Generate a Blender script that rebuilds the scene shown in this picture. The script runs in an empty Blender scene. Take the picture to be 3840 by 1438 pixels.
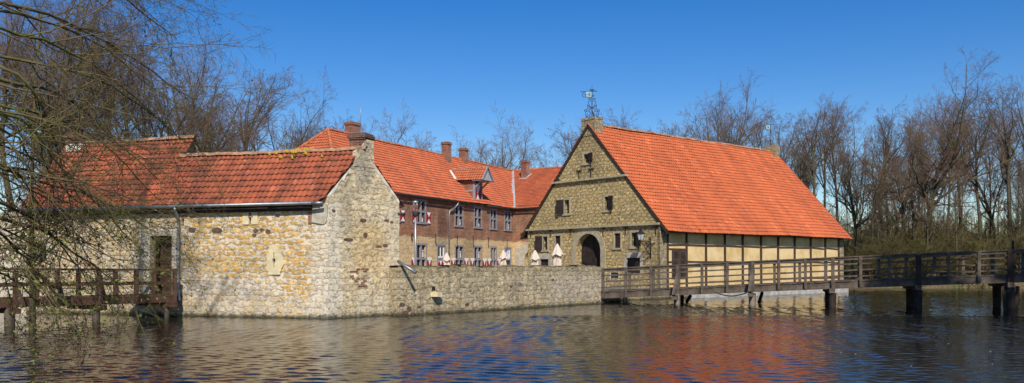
import bpy, bmesh, math, random
import numpy as np
from mathutils import Matrix, Vector

random.seed(7)
scene = bpy.context.scene
COL = scene.collection
R = math.radians
YARD = 0.58                      # courtyard level above the water (water is z = 0)

# ------------------------------------------------------------------ node helpers
class NT:
    def __init__(s, name):
        s.m = bpy.data.materials.new(name); s.m.use_nodes = True
        s.t = s.m.node_tree; s.t.nodes.clear()
        s.out = s.n('ShaderNodeOutputMaterial'); s.b = s.n('ShaderNodeBsdfPrincipled')
        s.l(s.b.outputs[0], s.out.inputs[0])
    def n(s, ty, **kw):
        nd = s.t.nodes.new(ty)
        for k, v in kw.items(): setattr(nd, k, v)
        return nd
    def l(s, a, b): s.t.links.new(a, b)
    def put(s, sock, v):
        if hasattr(v, 'is_linked') or isinstance(v, bpy.types.NodeSocket): s.l(v, sock)
        else:
            if isinstance(v, tuple) and len(v) == 3 and sock.type == 'RGBA': v = (*v, 1)
            sock.default_value = v
    def uv(s): return s.n('ShaderNodeTexCoord').outputs['UV']
    def obj(s): return s.n('ShaderNodeTexCoord').outputs['Object']
    def math(s, op, a, b=0.0, c=None, clamp=False):
        nd = s.n('ShaderNodeMath', operation=op, use_clamp=clamp)
        s.put(nd.inputs[0], a); s.put(nd.inputs[1], b)
        if c is not None: s.put(nd.inputs[2], c)
        return nd.outputs[0]
    def vec(s, op, a, b):
        nd = s.n('ShaderNodeVectorMath', operation=op)
        s.put(nd.inputs[0], a); s.put(nd.inputs[1], b)
        return nd.outputs[0]
    def noise(s, co, scale, detail=3, rough=.55, color=False):
        nd = s.n('ShaderNodeTexNoise'); s.l(co, nd.inputs['Vector'])
        nd.inputs['Scale'].default_value = scale; nd.inputs['Detail'].default_value = detail; nd.inputs['Roughness'].default_value = rough
        return nd.outputs['Color' if color else 'Fac']
    def ramp(s, fac, stops, mode='LINEAR'):
        nd = s.n('ShaderNodeValToRGB'); nd.color_ramp.interpolation = mode
        els = nd.color_ramp.elements
        while len(els) < len(stops): els.new(.5)
        for e, (p, c) in zip(els, stops):
            e.position = p; e.color = (*c, 1) if len(c) == 3 else c
        s.l(fac, nd.inputs[0]); return nd.outputs[0]
    def rng(s, v, a, b, c=0., d=1., smooth=True):
        nd = s.n('ShaderNodeMapRange', interpolation_type='SMOOTHSTEP' if smooth else 'LINEAR')
        s.put(nd.inputs[0], v)
        for i, x in enumerate((a, b, c, d)): s.put(nd.inputs[i+1], x)
        return nd.outputs[0]
    def mix(s, fac, a, b, mode='MIX'):
        nd = s.n('ShaderNodeMix', data_type='RGBA', blend_type=mode)
        s.put(nd.inputs[0], fac); s.put(nd.inputs[6], a); s.put(nd.inputs[7], b)
        return nd.outputs[2]
    def sep(s, v):
        nd = s.n('ShaderNodeSeparateXYZ'); s.l(v, nd.inputs[0]); return nd.outputs
    def comb(s, x, y, z=0.0):
        nd = s.n('ShaderNodeCombineXYZ'); s.put(nd.inputs[0], x); s.put(nd.inputs[1], y); s.put(nd.inputs[2], z); return nd.outputs[0]
    def bump(s, h, dist, strength=1.0):
        nd = s.n('ShaderNodeBump'); s.l(h, nd.inputs['Height']); nd.inputs['Distance'].default_value = dist; nd.inputs['Strength'].default_value = strength
        s.l(nd.outputs[0], s.b.inputs['Normal']); return nd
    def fin(s, col, rough=.8, spec=.3, metal=0):
        s.put(s.b.inputs['Base Color'], col); s.put(s.b.inputs['Roughness'], rough)
        s.b.inputs['Specular IOR Level'].default_value = spec; s.b.inputs['Metallic'].default_value = metal
        return s.m

def plain(name, col, rough=.7, var=.18, scale=6., spec=.3, metal=0, bump=0.0, coord='uv'):
    t = NT(name); co = t.uv() if coord == 'uv' else t.obj()
    a = t.noise(co, scale, 4); b = t.noise(co, scale*6, 2)
    f = t.math('ADD', t.rng(a, .3, .7, 1-var, 1+var), t.math('MULTIPLY', t.math('SUBTRACT', b, .5), var))
    c = t.mix(1.0, col, t.comb(f, f, f), 'MULTIPLY')
    if bump: t.bump(b, bump)
    return t.fin(c, rough, spec, metal)

def masonry_nodes(t, uv, stones, mortar, sx, sz, mort_lo=.02, mort_hi=.09, patch=.5, dark=0.0, relief=.05, blend=.55, mort_op=.8, gapo=.7, contrast=1.0):
    """rubble in rough courses: returns (colour, height)"""
    w = t.vec('SUBTRACT', t.noise(uv, 2.3, 3, color=True), (.5, .5, .5))
    w2 = t.vec('SUBTRACT', t.noise(uv, 11, 2, color=True), (.5, .5, .5))
    co = t.vec('ADD', uv, t.vec('ADD', t.vec('MULTIPLY', w, (.3, .2, 0)), t.vec('MULTIPLY', w2, (.07, .06, 0))))
    xyz = t.sep(co)
    row = t.math('FLOOR', t.math('DIVIDE', xyz[1], sz))
    x = t.math('ADD', t.math('DIVIDE', xyz[0], sx), t.math('MULTIPLY', row, .47))
    vc = t.comb(x, t.math('DIVIDE', xyz[1], sz))
    v1 = t.n('ShaderNodeTexVoronoi', voronoi_dimensions='2D', feature='F1'); v2 = t.n('ShaderNodeTexVoronoi', voronoi_dimensions='2D', feature='DISTANCE_TO_EDGE')
    for v in (v1, v2):
        t.l(vc, v.inputs['Vector']); v.inputs['Scale'].default_value = 1.0; v.inputs['Randomness'].default_value = .44
    rc = t.n('ShaderNodeSeparateColor'); t.l(v1.outputs['Color'], rc.inputs[0])
    fine = t.noise(uv, 26, 4, .72); mid = t.noise(uv, 6.5, 5, .7); mid2 = t.noise(t.vec('MULTIPLY', uv, (.7, 1.25, 0)), 3.1, 5, .68)
    # each stone has its own colour, but patchily: worn faces, smears and repairs run across the joints
    pick = t.math('ADD', t.math('MULTIPLY', rc.outputs[0], 1-blend), t.math('MULTIPLY', t.rng(mid2, .3, .7), blend))
    col = t.ramp(pick, stones)
    val = t.math('MULTIPLY_ADD', rc.outputs[1], .3*contrast, 1-.15*contrast)
    val = t.math('MULTIPLY', val, t.rng(mid, .28, .74, 1-.32*contrast, 1+.22*contrast))
    val = t.math('MULTIPLY', val, t.math('MULTIPLY_ADD', fine, .7, .65))
    col = t.mix(1.0, col, t.comb(val, val, val), 'MULTIPLY')
    big = t.noise(uv, .8, 4, .6)
    sm = t.math('MULTIPLY', t.rng(t.noise(uv, 1.3, 4, .65), .38, .68), patch)
    rag = t.math('SUBTRACT', t.math('MULTIPLY_ADD', fine, .35, t.math('MULTIPLY', mid, .65)), .5)
    edge = t.math('SUBTRACT', t.math('ADD', v2.outputs['Distance'], t.math('MULTIPLY', rag, .85)), t.math('MULTIPLY', sm, .2))
    mask = t.rng(edge, mort_lo, mort_hi)
    mc = t.mix(t.rng(fine, .3, .7), tuple(c*.66 for c in mortar), mortar)
    out = t.mix(t.math('MULTIPLY_ADD', mask, mort_op, 1-mort_op), mc, col)
    if dark:
        dm = t.rng(big, .48, .68, 0, dark)
        out = t.mix(dm, out, (.12, .105, .075))
    # dark gaps, mostly under the stones along the beds
    fy = t.math('FRACT', t.math('DIVIDE', xyz[1], sz))
    gap = t.math('MULTIPLY', t.math('MULTIPLY', t.rng(edge, .06, -.04), t.rng(t.noise(uv, 4.5, 3, .7), .5, .6)), t.rng(fine, .62, .42))
    out = t.mix(t.math('MULTIPLY', gap, gapo), out, (.06, .048, .035))
    h = t.math('ADD', t.math('MULTIPLY', mask, .6), t.math('ADD', t.math('MULTIPLY', mid, .55), t.math('MULTIPLY', fine, .25)))
    h = t.math('SUBTRACT', h, t.math('MULTIPLY', gap, .6))
    return out, h

def stains_nodes(t, uv, col, stains):
    w = t.vec('MULTIPLY', t.vec('SUBTRACT', t.noise(uv, 2.2, 5, .65, color=True), (.5, .5, .5)), (.75, .75, 0))
    p = t.sep(t.vec('ADD', uv, w)); br = t.noise(uv, 6, 4, .7)
    for (u0, u1, v0, v1, c, s, soft) in stains:
        a = t.math('MULTIPLY', t.rng(p[0], u0-soft, u0+soft), t.rng(p[0], u1+soft, u1-soft))
        b = t.math('MULTIPLY', t.rng(p[1], v0-soft, v0+soft), t.rng(p[1], v1+soft, v1-soft))
        f = t.math('MULTIPLY', t.math('MULTIPLY', a, b), t.rng(br, .36, .6, s*.35, s))
        col = t.mix(f, col, c)
    return col

def waterline_nodes(t, uv, col):
    z = t.sep(uv)[1]; n = t.noise(uv, 3.2, 4, .7)
    lich = t.math('MULTIPLY', t.rng(n, .56, .66), t.rng(z, .95, .1))
    col = t.mix(t.math('MULTIPLY', lich, .75), col, (.46, .27, .02))
    wet = t.rng(t.math('ADD', z, t.math('MULTIPLY', t.math('SUBTRACT', n, .5), .42)), .2, .03)
    return t.mix(t.math('MULTIPLY', wet, .85), col, (.03, .035, .015))

def rubble(name, stones, mortar, sx=.45, sz=.26, stains=(), water=False, relief=.06, gain=1.0, **kw):
    t = NT(name); uv = t.uv(); g_ = lambda c: tuple(min(.88, q*gain) for q in c)
    stones = [(p, g_(c)) for p, c in stones]; mortar = g_(mortar)
    col, h = masonry_nodes(t, uv, stones, mortar, sx, sz, **kw)
    col = stains_nodes(t, uv, col, stains)
    if water: col = waterline_nodes(t, uv, col)
    t.bump(h, relief)
    return t.fin(col, .9, .2)

def brick_nodes(t, uv, base, mortar, bw=.25, bh=.075):
    w = t.vec('MULTIPLY', t.vec('SUBTRACT', t.noise(uv, 3, 3, color=True), (.5, .5, .5)), (.02, .02, 0))
    b = t.n('ShaderNodeTexBrick'); t.l(t.vec('ADD', uv, w), b.inputs['Vector'])
    for k, v in (('Color1', base[0]), ('Color2', base[1]), ('Mortar', mortar)): t.put(b.inputs[k], v)
    for k, v in (('Scale', 1.0), ('Mortar Size', .008), ('Brick Width', bw), ('Row Height', bh), ('Bias', -.1)): b.inputs[k].default_value = v
    n = t.noise(uv, 1.1, 5, .65); n2 = t.noise(uv, 9, 4, .7)
    f = t.math('MULTIPLY', t.rng(n, .3, .7, .72, 1.22), t.rng(n2, .3, .7, .78, 1.18))
    return t.mix(1.0, b.outputs['Color'], t.comb(f, f, f), 'MULTIPLY'), b.outputs['Fac']

def brick(name, base=((.30, .10, .055), (.16, .06, .042)), mortar=(.46, .38, .30), **kw):
    t = NT(name); uv = t.uv(); c, f = brick_nodes(t, uv, base, mortar, **kw)
    t.bump(f, -.01); return t.fin(c, .9, .2)

def tiles(name, base, dark, weather=.3, lichen=0.0):
    """clay pantiles; the uv counts tiles, so floor(uv) is one tile"""
    t = NT(name); uv = t.uv()
    fl = t.vec('FLOOR', uv, (0, 0, 0))
    wn = t.n('ShaderNodeTexWhiteNoise', noise_dimensions='2D'); t.l(fl, wn.inputs['Vector'])
    rc = t.n('ShaderNodeSeparateColor'); t.l(wn.outputs['Color'], rc.inputs[0])
    col = t.mix(t.rng(rc.outputs[0], .0, 1., 0, .6, False), base, tuple(b*.72+d*.28 for b, d in zip(base, dark)))
    col = t.mix(t.rng(rc.outputs[1], .93, .98), col, tuple(min(1, c*1.12+.03) for c in base))
    ob = t.obj()
    n = t.noise(ob, .55, 5, .62); n3 = t.noise(ob, 3.0, 5, .7); st = t.noise(t.vec('MULTIPLY', uv, (.22, .035, 0)), 1.0, 4, .6)
    wm = t.math('MULTIPLY', t.rng(t.math('ADD', t.math('MULTIPLY', n, .4), t.math('MULTIPLY', st, .6)), .40, .62), weather)
    wm = t.math('MULTIPLY', wm, t.rng(n3, .3, .65, .45, 1.15))
    # darker towards the lap, by a different amount on every tile
    fy = t.math('FRACT', t.sep(uv)[1])
    wm = t.math('ADD', wm, t.math('MULTIPLY', t.math('MULTIPLY', t.rng(fy, .45, 1.0), t.rng(rc.outputs[2], .2, .9)), weather*.5), clamp=True)
    col = t.mix(wm, col, dark)
    if lichen:
        ln = t.noise(ob, 7, 3, .6); lr = t.rng(t.sep(uv)[1], 4., 9.)
        lm = t.math('MULTIPLY', t.rng(ln, .665, .7), t.math('MULTIPLY', lr, lichen))
        col = t.mix(lm, col, (.5, .34, .03))
    f = t.math('MULTIPLY_ADD', t.noise(ob, 22, 3, .7), .35, .83)
    col = t.mix(1.0, col, t.comb(f, f, f), 'MULTIPLY')
    t.bump(t.noise(ob, 40, 2), .004)
    return t.fin(col, .75, .25)

M = {}
M['wall_left'] = rubble('sandstone_rubble_ochre',
    [(0, (.50, .28, .07)), (.3, (.58, .35, .11)), (.5, (.44, .245, .065)), (.65, (.58, .39, .15)), (.85, (.54, .33, .10)), (.95, (.46, .32, .15)), (1, (.32, .22, .12))],
    (.70, .62, .48), .44, .20, water=True, patch=1.0, relief=.03, mort_hi=.2, blend=.6, gain=1.27, gapo=.45, contrast=1.35, mort_op=.97,
    stains=[(7.2, 12.3, 1.5, 3.7, (.62, .37, .10), .22, .35), (6.9, 14, .0, .75, (.70, .61, .46), .75, .25), (7.2, 10, .8, 1.3, (.50, .46, .40), .7, .2), (12.35, 13.4, 0, 3.4, (.74, .68, .56), .7, .15),
            (-1, 6.95, 0, 4.2, (.60, .49, .32), .6, .3), (6.9, 7.3, 0, 3.6, (.5, .42, .32), .7, .15), (7.2, 8.4, 1.0, 2.0, (.38, .32, .25), .6, .25),
            (9.9, 11.2, .75, 1.5, (.62, .54, .42), .55, .3)])
M['wall_end'] = rubble('sandstone_rubble_pale',
    [(0, (.52, .36, .15)), (.25, (.60, .47, .26)), (.5, (.52, .42, .27)), (.7, (.64, .53, .34)), (.85, (.54, .36, .13)), (.95, (.44, .34, .2)), (1, (.34, .25, .15))],
    (.70, .59, .41), .40, .20, water=True, patch=.95, relief=.035, mort_hi=.18, blend=.65, gain=1.22, gapo=.45, contrast=1.3,
    stains=[(1.0, 2.9, 1.6, 3.3, (.60, .37, .11), .5, .3), (-.2, .55, 0, 4.0, (.74, .69, .58), .7, .15), (.5, 1.0, 2.8, 5.2, (.32, .28, .2), .6, .2), (1.0, 1.9, 4.6, 6.3, (.28, .26, .22), .7, .2), (1.2, 3.2, 0, .8, (.56, .5, .4), .6, .3),
            (2.5, 3.3, .2, 4, (.7, .63, .5), .5, .3)])
M['wall_low'] = rubble('sandstone_rubble_grey',
    [(0, (.38, .28, .13)), (.25, (.48, .38, .22)), (.5, (.35, .27, .16)), (.7, (.50, .42, .28)), (.86, (.42, .30, .11)), (.92, (.22, .17, .13)), (1, (.15, .10, .08))],
    (.55, .46, .32), .40, .20, water=True, patch=.9, dark=.45, relief=.05, mort_hi=.18, gain=1.28, contrast=1.6, gapo=.6,
    stains=[(-1, 14, 1.45, 2.2, (.26, .21, .11), .55, .2), (9, 13.5, .1, 1.5, (.52, .46, .37), .55, .4)])
M['gable'] = rubble('sandstone_rubble_olive',
    [(0, (.45, .32, .12)), (.3, (.60, .44, .18)), (.55, (.49, .36, .16)), (.8, (.66, .50, .24)), (1, (.45, .35, .20))],
    (.48, .39, .23), .38, .19, patch=.55, dark=.15, relief=.10, mort_hi=.18, gain=1.2,
    stains=[(-1, 12, 4.2, 4.9, (.30, .24, .12), .4, .3), (4.5, 6.6, 6.9, 10.6, (.20, .16, .09), .45, .4), (8.6, 11, .5, 4, (.27, .22, .14), .4, .4), (2.4, 5, .5, 1.9, (.46, .33, .12), .5, .3)])
M['quoin'] = rubble('quoin_stone', [(0, (.26, .19, .1)), (.5, (.34, .26, .14)), (1, (.22, .17, .1))], (.6, .52, .38), .42, .38, patch=.5, relief=.05, mort_hi=.16)
M['quay'] = rubble('quay_stone', [(0, (.3, .24, .14)), (.5, (.42, .35, .23)), (.8, (.34, .26, .12)), (1, (.2, .15, .1))], (.5, .45, .36), .6, .3, water=True, patch=.8, dark=.4)
M['dressed'] = plain('dressed_sandstone', (.40, .34, .22), .85, .2, 4, bump=.006)
M['pale_stone'] = plain('pale_dressed_stone', (.66, .56, .34), .85, .14, 4, bump=.004)
M['render_grey'] = plain('grey_lime_render', (.46, .41, .32), .9, .2, 3, bump=.006)
M['plaster'] = plain('cream_lime_render', (.62, .54, .40), .9, .2, 2, bump=.006)
M['white_mortar'] = plain('white_mortar', (.66, .61, .50), .9, .3, 5, bump=.01)
M['concrete'] = plain('grey_concrete', (.40, .38, .34), .9, .25, 2.2, bump=.008)
M['brick'] = brick('red_brick')
M['brick_dark'] = brick('sooty_brick', ((.17, .075, .05), (.10, .05, .04)), (.22, .19, .16))
M['tile_left'] = tiles('weathered_pantiles', (.42, .112, .050), (.12, .044, .03), .9, .9)
M['tile_left_hi'] = tiles('orange_pantiles', (.52, .15, .065), (.17, .05, .03), .45)
M['tile_main'] = tiles('bright_pantiles', (.56, .145, .060), (.27, .075, .04), .55)
M['tile_barn'] = tiles('red_pantiles', (.58, .146, .052), (.30, .075, .036), .6)
M['ridge'] = plain('mortared_ridge_tile', (.36, .20, .12), .9, .4, 3, bump=.01, coord='obj')
M['ridge_red'] = plain('ridge_tile', (.44, .14, .06), .9, .3, 3, bump=.01, coord='obj')

def brick_over_stone():
    t = NT('brick_over_rendered_stone'); uv = t.uv()
    b, bf = brick_nodes(t, uv, ((.37, .16, .088), (.21, .10, .068)), (.40, .30, .21))
    s, h = masonry_nodes(t, uv, [(0, (.66, .46, .22)), (.45, (.72, .53, .28)), (.7, (.60, .40, .17)), (.82, (.5, .36, .18)), (.9, (.18, .09, .06)), (1, (.15, .08, .05))], (.78, .60, .36), .42, .3, mort_lo=.12, mort_hi=.2, patch=.7)
    # worn brick patch with diaper of dark headers
    b = stains_nodes(t, uv, b, [(5.3, 6.6, 4.1, 6.0, (.10, .05, .045), .75, .15), (15, 19, 4, 5, (.16, .09, .07), .5, .4), (3.8, 7, 5.9, 6.8, (.15, .09, .06), .5, .3), (-2, 3, 4, 4.6, (.42, .16, .07), .4, .3)])
    s = stains_nodes(t, uv, s, [(9.2, 11.0, 2.3, 4.0, (.2, .15, .08), .65, .3), (4.8, 6.6, 3.4, 4.1, (.18, .14, .09), .6, .2), (12.3, 18, 2, 4, (.74, .55, .28), .5, .4), (-3, 1.8, .5, 2.8, (.6, .46, .27), .4, .4)])
    p = t.sep(uv); n = t.noise(uv, 1.6, 4, .6)
    f = t.rng(t.math('ADD', p[1], t.math('MULTIPLY', t.math('SUBTRACT', n, .5), .45)), 3.93, 3.99)
    t.bump(h, .025)
    return t.fin(t.mix(f, s, b), .9, .2)
M['main_wall'] = brick_over_stone()

def infill():
    t = NT('ochre_infill_plaster'); uv = t.uv()
    n = t.noise(uv, .9, 5, .65); n2 = t.noise(t.vec('MULTIPLY', uv, (1, .35, 0)), 4, 4, .6)
    c = t.mix(t.rng(n, .35, .68), (.72, .55, .30), (.56, .385, .16))
    c = t.mix(t.rng(n2, .5, .75, 0, .5), c, (.72, .56, .31))
    c = stains_nodes(t, uv, c, [(0, 20, .4, 1.1, (.40, .24, .1), .3, .2)])
    t.bump(t.noise(uv, 14, 4), .012); return t.fin(c, .92, .15)
M['infill'] = infill()

def wood(name, light, dark, rough=.85, mossy=0.):
    t = NT(name); ob = t.uv()
    g = t.noise(t.vec('MULTIPLY', ob, (2.2, 2.2, 2.2)), 1.0, 4, .6); st = t.n('ShaderNodeTexWave', wave_type='BANDS', bands_direction='Y')
    t.l(ob, st.inputs['Vector']); st.inputs['Scale'].default_value = 14; st.inputs['Distortion'].default_value = 5; st.inputs['Detail'].default_value = 3
    c = t.mix(t.rng(g, .3, .7), dark, light)
    c = t.mix(t.math('MULTIPLY', st.outputs['Fac'], .35), c, tuple(d*.7 for d in dark))
    if mossy: c = t.mix(t.math('MULTIPLY', t.rng(t.noise(t.obj(), 3, 4), .55, .7), mossy), c, (.12, .13, .04))
    t.bump(st.outputs['Fac'], .004); return t.fin(c, rough, .2)
M['grey_wood'] = wood('weathered_oak', (.19, .15, .118), (.075, .057, .045), mossy=.3)
M['pile_wood'] = wood('silvered_pile', (.34, .30, .25), (.16, .13, .10), mossy=.3)
M['dark_wood'] = wood('dark_and_shade_timber', (.07, .05, .038), (.03, .022, .018))  # timber's own dark tone; also paints in shade at piles and eave
M['frame_wood'] = wood('dark_oak_frame', (.105, .068, .047), (.05, .033, .024))
M['red_wood'] = wood('reddish_timber', (.17, .085, .055), (.07, .038, .028))
M['shutter_dark'] = wood('dark_brown_boards', (.055, .040, .036), (.03, .022, .02))
M['gate_wood'] = wood('old_gate_boards', (.11, .06, .04), (.05, .03, .022))
M['win_grey'] = plain('grey_painted_stone', (.265, .265, .29), .6, .12, 5)
M['white_paint'] = plain('white_paint', (.80, .79, .78), .5, .06, 5)
M['red_paint'] = plain('oxblood_paint', (.30, .018, .022), .5, .12, 5)
M['casement'] = plain('brown_casement', (.07, .03, .025), .5, .15, 5)
M['black_iron'] = plain('wrought_iron', (.025, .022, .022), .6, .3, 8, coord='obj')
M['zinc'] = plain('dull_zinc', (.27, .29, .31), .45, .15, 3, metal=.7, coord='obj')
M['steel'] = plain('galvanised_steel', (.45, .46, .47), .4, .1, 3, metal=.6, coord='obj')
M['lead'] = plain('lead_flashing', (.42, .43, .45), .6, .2, 3)
M['canvas'] = plain('cream_canvas', (.66, .56, .47), .9, .07, 5, coord='obj')
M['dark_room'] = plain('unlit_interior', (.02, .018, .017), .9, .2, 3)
M['soot'] = plain('dark_gutter', (.05, .048, .047), .6, .2, 3)
M['blue_sign'] = plain('blue_enamel', (.02, .12, .55), .4, .05, 4)
M['flag_pale'] = plain('pale_green_enamel', (.34, .46, .36), .5, .2, 5)
M['flag_blue'] = plain('pale_blue_enamel', (.16, .30, .44), .5, .2, 5)
M['asphalt_dark'] = plain('black_plastic', (.02, .02, .022), .4, .1, 5)

def glass():
    t = NT('window_glass'); n = t.noise(t.uv(), 4, 2)
    t.bump(n, .01); m = t.fin((.012, .014, .018), .06, .5); return m
M['glass'] = glass()
def clear_glass():
    t = NT('lantern_glass'); t.b.inputs['Transmission Weight'].default_value = 1.0; t.b.inputs['IOR'].default_value = 1.1
    return t.fin((.9, .93, .95), .1, .5)
M['clear'] = clear_glass()
def milk_glass():
    t = NT('frosted_lantern_pane'); return t.fin(t.mix(t.rng(t.noise(t.obj(), 6, 2), .4, .6), (.42, .45, .45), (.52, .54, .52)), .25, .5)
M['milk'] = milk_glass()

def bark(name, a, b, moss, amount):
    t = NT(name); ob = t.obj()
    n = t.noise(t.vec('MULTIPLY', ob, (1, 1, .3)), 9, 4, .65); n2 = t.noise(ob, 1.1, 4, .6)
    c = t.mix(t.rng(n, .3, .7), b, a)
    oi = t.n('ShaderNodeObjectInfo')
    v = t.math('MULTIPLY_ADD', oi.outputs['Random'], .45, .78)
    c = t.mix(1.0, c, t.comb(v, v, v), 'MULTIPLY')
    c = t.mix(t.math('MULTIPLY', t.rng(n2, .42, .66), amount), c, moss)
    t.bump(n, .02); return t.fin(c, .95, .1)
M['bark'] = bark('grey_brown_bark', (.125, .105, .07), (.055, .046, .031), (.11, .115, .04), .6)
M['bark_red'] = bark('twig_bark', (.24, .155, .115), (.15, .10, .075), (.18, .14, .07), .35)
M['bark_thicket'] = bark('thicket_bark', (.165, .125, .062), (.09, .07, .034), (.12, .13, .035), .9)
M['bark_moss'] = bark('mossy_bark', (.12, .10, .06), (.055, .046, .03), (.16, .165, .035), .8)
M['twig_moss'] = bark('olive_twigs', (.15, .11, .065), (.08, .06, .036), (.16, .15, .045), .7)
def leafmat(name, a, b):
    t = NT(name); oi = t.noise(t.obj(), 3, 3)
    t.b.inputs['Subsurface Weight'].default_value = 0
    return t.fin(t.mix(t.rng(oi, .35, .65), a, b), .6, .3)
M['leaf'] = leafmat('young_leaves', (.17, .20, .03), (.10, .13, .025))
M['bramble'] = leafmat('bramble_leaves', (.07, .10, .015), (.14, .16, .03))
M['dead_leaf'] = leafmat('dry_leaves', (.16, .09, .045), (.09, .055, .03))

def ground():
    t = NT('leaf_litter_ground'); ob = t.obj()
    n = t.noise(ob, .35, 5, .65); n2 = t.noise(ob, 5, 5, .7)
    c = t.mix(t.rng(n, .4, .62), (.13, .09, .05), (.08, .085, .03)); c = t.mix(t.rng(n2, .4, .7, 0, .6), c, (.2, .14, .085))
    t.bump(n2, .06); return t.fin(c, .95, .1)
M['ground'] = ground()
M['cobble'] = rubble('courtyard_cobbles', [(0, (.3, .26, .2)), (1, (.4, .34, .26))], (.3, .26, .2), .14, .14)

def water():
    t = NT('moat_water'); ob = t.obj()
    n = t.noise(t.vec('MULTIPLY', ob, (1, 1.6, 1)), 5.5, 3, .6); n2 = t.noise(t.vec('MULTIPLY', ob, (1, 1.5, 1)), 17, 2, .6)
    t.bump(t.math('ADD', t.math('MULTIPLY', n, .7), t.math('MULTIPLY', n2, .12)), .005)
    t.b.inputs['IOR'].default_value = 1.33
    return t.fin((.009, .011, .008), .006, .5)
M['water'] = water()

# ------------------------------------------------------------------ mesh helpers
def frame(ox, oy, oz, dx, dy):
    """wall frame: local x along (dx,dy), local y inward (to the left of x), z up"""
    l = math.hypot(dx, dy); dx /= l; dy /= l
    return Matrix(((dx, -dy, 0, ox), (dy, dx, 0, oy), (0, 0, 1, oz), (0, 0, 0, 1)))
def slope_frame(Fm, x, y, z, tan):
    """roof plane frame inside wall frame Fm: x along eave, y up the slope, z out of the roof"""
    c = 1/math.hypot(1, tan); s = tan*c
    return Fm @ Matrix(((1, 0, 0, x), (0, c, -s, y), (0, s, c, z), (0, 0, 0, 1)))
I4 = Matrix.Identity(4)

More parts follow.
